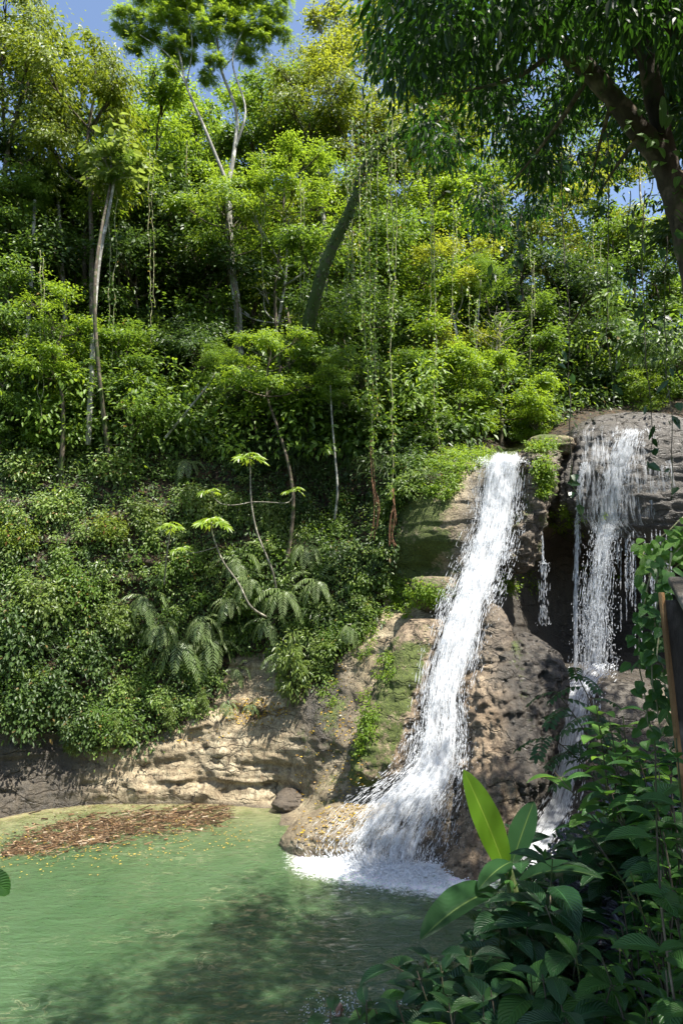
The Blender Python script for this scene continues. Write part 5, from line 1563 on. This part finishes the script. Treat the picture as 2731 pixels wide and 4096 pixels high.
# pinnate sapling standing before the lower cascade
def pinnate_leaf(lb, sb, p, d, L, pairs=7, tint=.5):
    d = nrm(np.array(d, float)); q = [np.array(p)]; dd = d.copy()
    for k in range(pairs):
        dd = nrm(dd + np.array([0, 0, -.13])); q.append(q[-1] + dd * L / pairs)
        S = nrm(np.cross(dd, [0, 0, 1.0])); Nn = nrm(np.cross(S, dd))
        for sg in (-1, 1):
            curved_leaf(lb, q[-1], S * sg + dd * .5 + np.array([0, 0, -.15]), Nn + rng.normal(0, .15, 3), L * .27, L * .12, segs=4, across=1, droop=.4, shape=.55, tint=np.clip(tint + rng.normal(0, .1), 0, 1))
    tube(sb, smooth_path(q, 12), .004, .002, segs=4, cap=False)
    curved_leaf(lb, q[-1], dd, Nn, L * .27, L * .12, segs=4, across=1, shape=.55, tint=tint)
Yp = 6.8
tops = [pt(573, 668, Yp), pt(556, 692, Yp), pt(590, 715, Yp - .3), pt(548, 735, Yp - .2)]
bs = np.array([tops[0][0] + .35, Yp - .1, bground(tops[0][0] + .35, Yp)])
root = thing('pinnate_sapling', bs, 'dark sapling with feathery leaves of oval leaflets in front of the lower cascade', 'sapling')
lb, sb = MB(), MB()
for k, tp_ in enumerate(tops):
    path = smooth_path([(0, 0, 0), (tp_ - bs) * .55 + np.array([.08, 0, .1]), tp_ - bs], 22); tube(sb, path, .012, .004, segs=6, cap=False)
    for j in range(7):
        t = 10 + int(j * 11 / 6)
        a = j * 2.3 + k
        pinnate_leaf(lb, sb, path[t], (math.cos(a) * .9 - .15, math.sin(a) * .6 - .2, .35 - .05 * j), rng.uniform(.28, .4), tint=rng.random())
lb.obj('leaves', F_dark, root); sb.obj('stems', B_brown, root)

# banana plant
Yb = 5.5
bb_ = pt(514, 925, Yb); bb_[2] = bground(bb_[0], bb_[1]) - .03
root = thing('banana_plant', bb_, 'young banana plant with one glowing upright yellow-green leaf', 'banana plant')
def bp(u, v, Y):
    return pt(u, v, Y) - bb_
mb = MB(); tube(mb, smooth_path([(0, 0, 0), bp(513, 905, Yb), bp(511, 885, Yb), bp(508, 870, Yb)], 16), np.linspace(.06, .03, 16), segs=10, tint=.2)
mb.obj('stem', bark_mat('banana_stem', (.03, .05, .015), (.07, .09, .03), scale=10), root)
def ban_leaf(a, b, N, W, mat, droop=.25, fold=.12, label=None, peak=.42):
    mb = MB(); d = b - a
    sgs = 18
    L = np.linalg.norm(d) * (1 + .06 * droop)
    # tilt the start so that the drooping leaf ends near b
    N = np.asarray(N, float); dn = nrm(d); nn = nrm(N - dn * np.dot(dn, N))
    D0 = dn * math.cos(droop / 2) + nn * math.sin(droop / 2)
    curved_leaf(mb, a, D0, nn * math.cos(droop / 2) - dn * math.sin(droop / 2), L, W, segs=sgs, across=4, droop=droop, fold=fold, wave=.025, shape=.55, tint=.6, peak=peak)
    o = mb.obj('leaf', mat, root)
    if label: o['label'] = label
    sb = MB(); tube(sb, smooth_path([bp(509, 880, Yb) * .9 + a * .1, (a + bp(509, 878, Yb)) / 2, a], 8), .014, .009, segs=6); 
    s = sb.obj('leaf_stalk', F_mid, o)
    return o
ban_leaf(bp(507, 876, Yb), bp(463, 771, Yb + .05), (.35, -1, .15), .235, F_bany, droop=.3, fold=.08, label='upright yellow-green young leaf', peak=.5)
ban_leaf(bp(511, 864, Yb), bp(533, 802, Yb + .1), (-.6, -1, .1), .19, F_ban, droop=.25, fold=.16, peak=.5)
ban_leaf(bp(510, 862, Yb - .1), bp(478, 890, Yb - .35), (-.2, -.5, 1), .16, F_ban, droop=.6)
ban_leaf(bp(496, 890, Yb - .2), bp(421, 941, Yb - .7), (-.25, -.45, 1), .25, F_ban, droop=.55, fold=.25)
ban_leaf(bp(514, 888, Yb - .1), bp(603, 882, Yb - .5), (.1, -.4, 1), .17, F_ban, droop=1.1, fold=.2)
ban_leaf(bp(512, 893, Yb - .2), bp(548, 945, Yb - .7), (.3, -.6, 1), .2, F_ban, droop=.8, fold=.2)

# purple striped ground cover
def purple_mat():
    m, nt, out = newmat('purple_striped_leaf')
    N = NT(nt)
    uv = nt.nodes.new('ShaderNodeUVMap').outputs[0]
    sep = nt.nodes.new('ShaderNodeSeparateXYZ'); N.l(uv, sep.inputs[0])
    au = N.math('ABSOLUTE', N.math('SUBTRACT', sep.outputs[0], .5))
    st = N.math('ABSOLUTE', N.math('SUBTRACT', au, .22))
    col = N.ramp(st, [(0.0, (.2, .2, .22)), (.1, (.18, .17, .2)), (.16, (.07, .03, .08))])
    col = N.mix(N.math('MULTIPLY', N.attr('tint'), .5), col, (.06, .07, .035))
    N.l(N.principled(col, .35, .5), out.inputs[0])
    return m
us_ = rng.uniform(555, 700, 4600); vs_ = rng.uniform(800, 1040, 5200)
pts_ = [hitb(a, b) for a, b in zip(us_, vs_)]
Pp = np.array([p for p in pts_ if p is not None])
Pp = np.repeat(Pp, 3, 0) + rng.normal(0, .06, (len(Pp) * 3, 3)) * np.array([1, 1, .7]) + np.array([0, 0, .12])
n = len(Pp)
mb = MB(); a = rng.uniform(0, 6.28, n)
leaves(mb, Pp, np.stack([np.cos(a), np.sin(a), rng.uniform(.1, .8, n)], -1), np.stack([rng.normal(0, .3, n), rng.normal(-.3, .3, n), np.ones(n)], -1), .10 * rng.uniform(.7, 1.2, n), .036, fold=.15)
gc = mb.obj('ground_cover', purple_mat(), smooth=False); tag(gc, 'purple and silver striped ground cover on the dark bank', 'ground cover', kind='stuff')
ua, va = rng.uniform(330, 700, 3000), rng.uniform(650, 1040, 3000); kp = np.hypot((ua - 625) / 65, (va - 905) / 85) > 1
pts_ = [hitb(a, b) for a, b in zip(ua[kp], va[kp])]
Pp = np.array([p for p in pts_ if p is not None]); idx = np.repeat(np.arange(len(Pp)), 7)
Pp = Pp[idx] + rng.normal(0, .1, (len(idx), 3)) * np.array([1, 1, .6]) + np.array([0, 0, .1]); n = len(Pp)
mb = MB(); leaves(mb, Pp, rng.normal(0, 1, (n, 3)) + np.array([0, -.2, .3]), rng.normal(0, .4, (n, 3)) + np.array([0, -.3, 1]), .11 * rng.uniform(.6, 1.4, n), .045)
gc = mb.obj('bank_undergrowth', F_dark, smooth=False); tag(gc, 'low dark green undergrowth covering the bank between the shrubs', 'undergrowth', kind='stuff')

# ------------------------------------------------------------------ wooden handrail with ivy
W_dark = bark_mat('weathered_board', (.045, .038, .03), (.12, .105, .085), scale=9)
W_brown = bark_mat('orange_timber', (.12, .062, .024), (.25, .14, .06), scale=9)
Yh = 3.7
hp = pt(674, 600, Yh); hb = np.array([hp[0], hp[1], bground(hp[0], hp[1]) - .1])
root = thing('handrail', hb, 'weathered wooden handrail with an orange-brown post at the right edge', 'handrail')
zt = pt(666, 592, Yh)[2] - hb[2]
def tl(x):
    a = math.radians(x); return np.array([[math.cos(a), 0, math.sin(a)], [0, 1, 0], [-math.sin(a), 0, math.cos(a)]])
mb = MB(); box(mb, (0, 0, zt / 2), .022, .035, zt, tl(-3), bev=.004); mb.obj('post', W_brown, root)
mb = MB()
for k in range(5):
    box(mb, (.085 + .125 * k, .035, zt / 2 - .02), .12, .025, zt - .04, tl(-3), bev=.004)
mb.obj('boards', W_dark, root)
mb = MB(); box(mb, (.115, -.03, zt / 2 - .1), .022, .035, zt - .2, tl(-3), bev=.004); mb.obj('batten', W_brown, root)
A_ = pt(667, 580, Yh + .1); B_ = pt(686, 616, Yh - .5)
e1 = nrm(B_ - A_); e2 = nrm(np.cross(np.array([0, 0, 1.0]), -e1)); e2 = e2 if e2[0] > 0 else -e2; e3 = np.cross(e1, e2); e3 = e3 if e3[2] > 0 else -e3
mb = MB(); box(mb, A_ - hb + e1 * .5 + e2 * .3, 1.0, .6, .04, np.stack([e1, e2, e3], 1), bev=.008); mb.obj('top_plank', W_dark, root)

def clump_vine(label, spots, Y, L, mat, n, name='climbing_vine'):
    pp = np.array([pt(u, v, Y) for u, v in spots])
    root = thing(name, pp[-1], label, 'vine')
    path = smooth_path(pp - pp[-1], 60)
    sb, lb = MB(), MB()
    for q in range(4):
        tube(sb, path + rng.normal(0, .05, 3) + fbm(path * 3 + q * 5, 2)[:, None] * .08, .006, .004, segs=5, cap=False)
    k = rng.integers(0, 60, n)
    for j in range(n):
        p = path[k[j]] + rng.normal(0, 1, 3) * np.array([.07, .06, .05])
        a = rng.uniform(0, 6.28)
        curved_leaf(lb, p, (math.cos(a), -.5 + .5 * math.sin(a), -.5), rng.normal(0, .3, 3) + np.array([0, -.6, .7]), L * rng.uniform(.6, 1.2), L * .62, segs=5, across=1, droop=.5, shape=.6, peak=.3, tint=rng.random())
    sb.obj('stems', B_vine, root); lb.obj('leaves', mat, root)
clump_vine('light green leafy climber hanging beside the wooden post', [(662, 560), (654, 600), (650, 640), (652, 680), (662, 725)], 4.3, .095, F_mid, 150)
clump_vine('pale leafy spray growing above the wooden handrail at the right edge', [(690, 530), (672, 545), (655, 555), (650, 566)], 4.6, .1, F_light, 80)

# ------------------------------------------------------------------ big overhanging tree, upper right
tbx = np.array([5.1, 9.1, bground(5.1, 9.1) - .2])
oh = thing('overhanging_tree', tbx, 'big dark tree leaning in from the right with its canopy over the upper right corner', 'tree')
def o_(u, v, Y):
    return pt(u, v, Y) - tbx
mb = MB(); tube(mb, smooth_path([(0, 0, 0), (.02, .1, 2.5), o_(700, 300, 9.2), o_(688, 240, 9.1), o_(676, 196, 9.0), o_(660, 160, 8.95), o_(640, 132, 8.85)], 60), np.linspace(.25, .15, 60), segs=14, bump=.18)
B_over = bark_mat('canopy_bark', (.035, .027, .018), (.10, .075, .05), moss=.25, scale=7)
mb.obj('trunk', B_over, oh)
mb = MB()
tube(mb, smooth_path([o_(640, 134, 8.85), o_(612, 97, 8.75), o_(590, 73, 8.7), o_(565, 50, 8.6), o_(545, 24, 8.5), o_(528, -6, 8.4), o_(512, -50, 8.3)], 44), np.linspace(.15, .085, 44), segs=12, bump=.2)
tube(mb, smooth_path([o_(672, 188, 9), o_(660, 130, 8.9), o_(650, 80, 8.8), o_(638, 36, 8.8), o_(622, -10, 8.8), o_(606, -70, 8.8)], 44), np.linspace(.15, .085, 44), segs=12, bump=.2)
tube(mb, smooth_path([o_(712, 130, 8.6), o_(690, 60, 8.4), o_(664, 18, 8.2), o_(640, -16, 8)], 26), np.linspace(.1, .06, 26), segs=10, bump=.2)
for pth in ([(560, 45, 8.6), (520, 75, 9.4), (470, 90, 10.5), (430, 95, 11)], [(590, 73, 8.7), (560, 120, 10), (530, 160, 12), (505, 190, 13.5)], [(545, 24, 8.5), (490, 30, 9), (430, 20, 9.5), (395, 30, 10)],
            [(612, 97, 8.75), (600, 140, 10.5), (590, 180, 12)], [(640, 134, 8.85), (620, 160, 10), (600, 190, 11)]):
    tube(mb, smooth_path([o_(*p) for p in pth], 16), .045, .012, segs=6, bump=.1)
mb.obj('limbs', B_over, oh)
can_poly = np.array([(374, -30), (378, 20), (386, 55), (398, 90), (414, 118), (424, 150), (440, 172), (458, 165), (468, 196), (486, 226), (505, 232), (520, 222), (545, 215), (566, 196), (600, 205), (632, 200), (655, 232), (672, 246), (700, 250), (700, -30)], float)
Q = np.stack([rng.uniform(372, 700, 1500), rng.uniform(-30, 250, 1500)], -1)
hole = fbm(np.stack([Q[:, 0] / 38, Q[:, 1] / 38, 0 * Q[:, 0] + 2.2], -1), 3)
Q = Q[inside(Q, can_poly) & (hole > -.08 + .2 * np.clip((Q[:, 0] - 540) / 100, 0, 1)) & ~((np.hypot((Q[:, 0] - 558) / 16, (Q[:, 1] - 52) / 26) < 1))]
cY = 8 + np.clip(Q[:, 1], 0, 240) / 220 * 8.5 + rng.uniform(-1.5, 2.5, len(Q))
C = np.array([pt(a, b, c) for (a, b), c in zip(Q, cY)])
# the part of the canopy above and beside the picture
n2 = 3200
E = np.stack([rng.uniform(.5, 13, n2), rng.uniform(-7, 16, n2), rng.uniform(15.5, 22, n2)], -1)
eu, ev = project(E); E = E[(ev < -25) | (eu > 700) | (E[:, 1] < 1)]
allow = np.ones(len(E), bool)
def clear_ray(Pts, target, rad):
    w = Pts - np.asarray(target); k = w @ SUN
    return (np.linalg.norm(w - k[:, None] * SUN, axis=1) > rad) | (k < 0)
lit_pts = [(pt(485, 825, 5.5), .55), (pt(490, 800, 5.5), .4), (pt(610, 710, 5.4), .4)]
for q, rr in lit_pts:
    E = E[clear_ray(E, q, rr)]; C = C[clear_ray(C, q, rr)]
C = np.concatenate([C, E])
lb = MB(); tw_ = MB()
mtot = len(C)
for rep in range(32):
    d = rng.normal(0, 1, (mtot, 3)) * np.array([1, 1, .5]); off = d * .26
    D = nrm(d) * .7 + np.array([0, 0, -.75]) + rng.normal(0, .3, (mtot, 3))
    N = nrm(d) * .5 + rng.normal(0, .4, (mtot, 3)) + np.array([0, 0, .8])
    Ls = rng.uniform(.11, .2, mtot)
    leaves(lb, C - tbx + off, D, N, Ls, Ls * .36, fold=.1, droop=.5)
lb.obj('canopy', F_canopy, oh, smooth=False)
for k in rng.choice(mtot, 260, replace=False):
    p = C[k] - tbx
    tube(tw_, smooth_path([p + np.array([.5, -.1, .5]) + rng.normal(0, .2, 3), p + np.array([.15, 0, .2]), p], 5), .012, .005, segs=4, cap=False)
tw_.obj('twigs', B_over, oh)['kind'] = 'stuff'
eb = MB()
trunk_pts = smooth_path([o_(688, 240, 9.1), o_(676, 196, 9.0), o_(640, 132, 8.85), o_(590, 73, 8.7), o_(545, 24, 8.5)], 120)
for k in range(90):
    p = trunk_pts[rng.integers(0, 120)] + rng.normal(0, .1, 3) + np.array([0, -.12, 0])
    a = rng.uniform(0, 6.28)
    curved_leaf(eb, p, (math.cos(a) * .6, -.4, -.7 + .5 * math.sin(a)), rng.normal(0, .3, 3) + np.array([0, -.8, .5]), rng.uniform(.1, .22), rng.uniform(.07, .12), segs=5, across=1, droop=.6, shape=.6, peak=.3, tint=rng.random())
curved_leaf(eb, o_(661, 128, 8.6), (.08, -.1, 1), (-.2, -1, .1), .55, .1, segs=10, across=2, droop=.5, shape=.5, tint=.9)
curved_leaf(eb, o_(664, 130, 8.6), (.3, -.1, .8), (-.2, -1, .1), .45, .09, segs=10, across=2, droop=1.2, shape=.5, tint=.8)
eb.obj('epiphytes', F_light, oh)['kind'] = 'stuff'

def near_vine(strands, Y, label, nper=3.2):
    vine(strands, Y, label, leaf=F_heart, nper=nper, L=.17, r=.007, mat=B_brown, group='thin vines dangling from the overhanging tree', spread=.05)
near_vine([[(560, 120), (563, 200), (566, 270), (565, 330), (568, 372)], [(566, 372), (570, 420), (572, 480), (576, 500), (582, 525, -.2)]], 8.2, 'long thin vine with heart-shaped leaves crossing in front of the right waterfall', 3.6)
near_vine([[(536, 150), (520, 215), (518, 250), (516, 285), (517, 305)]], 8.4, 'short vine with a tight bunch of dark heart-shaped leaves', 9)
near_vine([[(604, 130), (603, 210), (606, 300), (605, 350), (612, 400)]], 8.6, 'thin vine with sparse dark leaves over the grey dome', 3)
near_vine([[(643, 190), (642, 260), (645, 330), (647, 380), (650, 440), (648, 470)]], 8.4, 'thin dark vine at the right side of the grey dome', 4)
near_vine([[(664, 235), (662, 300), (665, 360), (672, 420), (669, 500)]], 8.0, 'leafy vine dangling nearest the right edge', 5)
near_vine([[(628, 190), (626, 250), (630, 300)]], 9.0, 'short leafy vine hanging below the thick limb', 7)
near_vine([[(490, 180), (492, 240), (488, 290)]], 10.5, 'vine hanging from the lowest fringe of the dark canopy', 6)

# leaf poking in at the left edge
ep = pt(-20, 893, 2.6)
root = thing('leafy_twig', ep, 'dark green leaf poking in at the left edge over the pool', 'leaf')
mb = MB(); curved_leaf(mb, (0, 0, .06), (.7, .15, -.35), (.3, -.6, .8), .13, .085, segs=8, across=3, droop=.8, fold=.15, shape=.6, tint=.5); mb.obj('leaf', F_mid, root)
mb = MB(); tube(mb, smooth_path([(-.5, -.1, .1), (-.2, 0, .12), (0, 0, .06)], 10), .006, .003, segs=5); mb.obj('stem', B_brown, root)

# ------------------------------------------------------------------ trees of the right bank whose shade lies on the pool
for k, (x, y, zc, R, lb_) in enumerate([(10.5, 10.5, 20.5, 4.6, 'tree on the right bank just beyond the overhanging tree'), (14.5, 13.5, 21, 4.8, 'tree on the right bank behind the nearest one'), (9.5, 4.5, 19.5, 4.2, 'tree on the right bank beside the handrail'),
        (14.5, 7, 21, 4.5, 'tree on the right bank uphill of the handrail'), (17.5, 21.5, 22, 4.6, 'tree on the right bank opposite the lower cascade'),
        (7.5, -2.5, 18.5, 4.0, 'tree on the right bank behind the viewpoint'), (11.4, 17, 22.5, 4.0, 'smaller tree on the right bank over the pool edge'), (9.2, 12.5, 23, 4.0, 'tree on the right bank rising over the pool, above the thick leaning limb')]):
    b = np.array([x + .5, y, bground(x, y) - .2])
    root = thing('bank_tree', b, lb_, 'tree', 'trees of the right bank')
    me, lm = PROTO['dark'][k % 2]
    h = np.array([x, y, zc]) - b
    for nm_, d_ in (('crown', me), ('limbs', lm)):
        c = link(nm_, d_, root, h); c.scale = (R, R, R * .7); c.rotation_euler = (0, 0, k * 1.1)
    tb = MB(); tube(tb, smooth_path([(0, 0, 0), h * .5 + np.array([.3, .2, 0]), h - np.array([0, 0, R * .2])], 20), .3, .14, segs=9, bump=.12); tb.obj('trunk', B_brown, root)

# ------------------------------------------------------------------ swimmers
def skin_mat(name, c):
    m, nt, out = newmat(name); N = NT(nt)
    col = N.mix(N.noise(N.pos(), 22, 3), c, tuple(x * .85 for x in c))
    N.l(N.principled(col, .42, .45, None, **{'Subsurface Weight': .1, 'Subsurface Scale': .02}), out.inputs[0]); return m
import bmesh
def person(name, loc, rz, label, cskin, reach, pants=(.05, .07, .12)):
    """a swimmer treading water: one skinned body, head with face, arms with fingers"""
    J = {}
    V = []; E = []; Rr = []
    def j(n, p, r, par=None):
        J[n] = len(V); V.append(p); Rr.append(r)
        if par is not None: E.append((J[par], J[n]))
    j('pel', (0, 0, -.62), (.15, .11)); j('waist', (0, .01, -.45), (.13, .095), 'pel'); j('chest', (0, .015, -.24), (.165, .115), 'waist'); j('uch', (0, 0, -.1), (.15, .095), 'chest')
    j('neck', (0, -.005, .0), (.058, .06), 'uch'); j('jaw', (0, -.02, .085), (.066, .078), 'neck'); j('brow', (0, -.005, .165), (.078, .096), 'jaw'); j('crownp', (0, .008, .225), (.06, .07), 'brow')
    for s, side in ((-1, 'l'), (1, 'r')):
        j('sh' + side, (s * .19, 0, -.12), (.06, .06), 'uch')
        el, wr, hd = reach[side]
        j('el' + side, el, (.043, .043), 'sh' + side); j('wr' + side, wr, (.03, .026), 'el' + side); j('hd' + side, hd, (.042, .018), 'wr' + side)
        w, h = np.array(wr), np.array(hd); dr = nrm(h - w); sd = nrm(np.cross(dr, [0, 0, 1.0]))
        for f, (o, L, sp_) in enumerate([(-.033, .062, -.25), (-.012, .075, -.08), (.01, .07, .08), (.031, .055, .25)]):
            b0 = h + sd * o + dr * .02; m_ = b0 + (dr + sd * sp_) * L * .55; tpp = m_ + (dr + sd * sp_ + np.array([0, 0, -.35])) * L * .5
            j(f'f{f}a' + side, tuple(b0), (.0095, .0095), 'hd' + side); j(f'f{f}b' + side, tuple(m_), (.0088, .0088), f'f{f}a' + side); j(f'f{f}c' + side, tuple(tpp), (.0075, .0075), f'f{f}b' + side)
        t0 = (w + h) / 2 + sd * -.03 * s; t1 = t0 + dr * .03 - sd * .03 * s; t2 = t1 + dr * .03 - sd * .012 * s
        j('t0' + side, tuple(t0), (.013, .013), 'hd' + side); j('t1' + side, tuple(t1), (.011, .011), 't0' + side); j('t2' + side, tuple(t2), (.009, .009), 't1' + side)
        j('hip' + side, (s * .095, 0, -.7), (.09, .09), 'pel'); j('kn' + side, (s * .14, -.2 if s > 0 else .05, -1.05), (.058, .058), 'hip' + side); j('an' + side, (s * .13, .12, -1.4), (.036, .036), 'kn' + side); j('to' + side, (s * .13, .05, -1.55), (.035, .025), 'an' + side)
    me = bpy.data.meshes.new('body'); me.from_pydata([tuple(map(float, v)) for v in V], E, [])
    root = thing(name, loc, label, 'person'); root.rotation_euler = (0, 0, rz)
    ob = link('body', me, root)
    sk = ob.modifiers.new('skin', 'SKIN'); sk.use_smooth_shade = True
    for v, r in zip(me.skin_vertices[0].data, Rr):
        v.radius = r
    me.skin_vertices[0].data[0].use_root = True
    sub = ob.modifiers.new('sub', 'SUBSURF'); sub.levels = sub.render_levels = 2
    me.materials.append(cskin)
    dg = bpy.context.evaluated_depsgraph_get(); bpy.context.view_layer.update()
    ev = ob.evaluated_get(dg); m2 = bpy.data.meshes.new_from_object(ev)
    m2.materials.clear(); m2.materials.append(cskin)
    for p in m2.polygons: p.use_smooth = True
    ob.modifiers.clear(); ob.data = m2
    def blob(mb, c, r, n=10):
        th = np.linspace(0, 2 * math.pi, n, endpoint=False); ph = np.linspace(-1.45, 1.45, 7)
        Vb = np.stack([np.cos(ph)[:, None] * np.cos(th)[None] * r[0], np.cos(ph)[:, None] * np.sin(th)[None] * r[1], np.repeat(np.sin(ph)[:, None], n, 1) * r[2]], -1).reshape(-1, 3) + np.array(c)
        i = np.arange(6)[:, None] * n; jx = np.arange(n)[None]
        mb.add(Vb, quads=np.stack([i + jx, i + (jx + 1) % n, i + n + (jx + 1) % n, i + n + jx], -1).reshape(-1, 4))
    mb = MB(); blob(mb, (0, -.105, .112), (.014, .022, .024)); blob(mb, (-.077, .0, .12), (.012, .022, .032)); blob(mb, (.077, .0, .12), (.012, .022, .032)); blob(mb, (0, -.092, .075), (.024, .012, .009)); mb.obj('face', cskin, root)
    mb = MB(); blob(mb, (-.03, -.088, .14), (.012, .012, .009)); blob(mb, (.03, -.088, .14), (.012, .012, .009)); mb.obj('eyes', bark_mat('eyes', (.02, .015, .01), (.03, .02, .015)), root)
    mb = MB(); blob(mb, (0, .005, -.66), (.165, .125, .14), 16); mb.obj('shorts', bark_mat('shorts', pants, tuple(x * 1.4 for x in pants)), root)
    return root
sk1 = skin_mat('tanned_skin', (.36, .19, .13)); sk2 = skin_mat('flushed_skin', (.45, .24, .17))
p1 = gpt(422, 1010, 0.0)
person('person', p1 + np.array([0, 0, .02]), 2.6, 'bald bare-shouldered swimmer half hidden by leaves at the bottom edge', sk1,
       {'l': ((-.42, -.05, -.06), (-.66, -.12, .0), (-.76, -.14, .01)), 'r': ((.38, -.2, -.16), (.5, -.42, -.06), (.53, -.51, -.05))})
p2 = gpt(338, 1013, 0.0)
person('person', p2 + np.array([0, 0, -.02]), 1.2, 'swimmer splashing at the bottom edge, seen between two leaves', sk2,
       {'l': ((-.4, -.1, -.1), (-.55, -.35, -.04), (-.58, -.45, -.03)), 'r': ((.38, -.1, -.12), (.6, -.2, -.03), (.69, -.22, -.02))}, pants=(.2, .05, .04))
# splashes round the swimmers and churn on the pool
mb = MB(); n = 300
c_ = np.concatenate([np.repeat(gpt(325, 1016)[None], n // 2, 0), np.repeat(gpt(352, 1006)[None], n // 4, 0), np.repeat(gpt(400, 1012)[None], n - n // 2 - n // 4, 0)])
A = c_ + np.stack([rng.normal(0, .35, n), rng.normal(0, .3, n), np.abs(rng.normal(0, .06, n)) + .01], -1)
spindles(mb, A, A + rng.normal(0, .035, (n, 3)), rng.uniform(.006, .016, n))
o = mb.obj('splash', M_white, smooth=False); tag(o, 'white splashing water around the swimmers at the bottom edge', 'splash', kind='stuff')
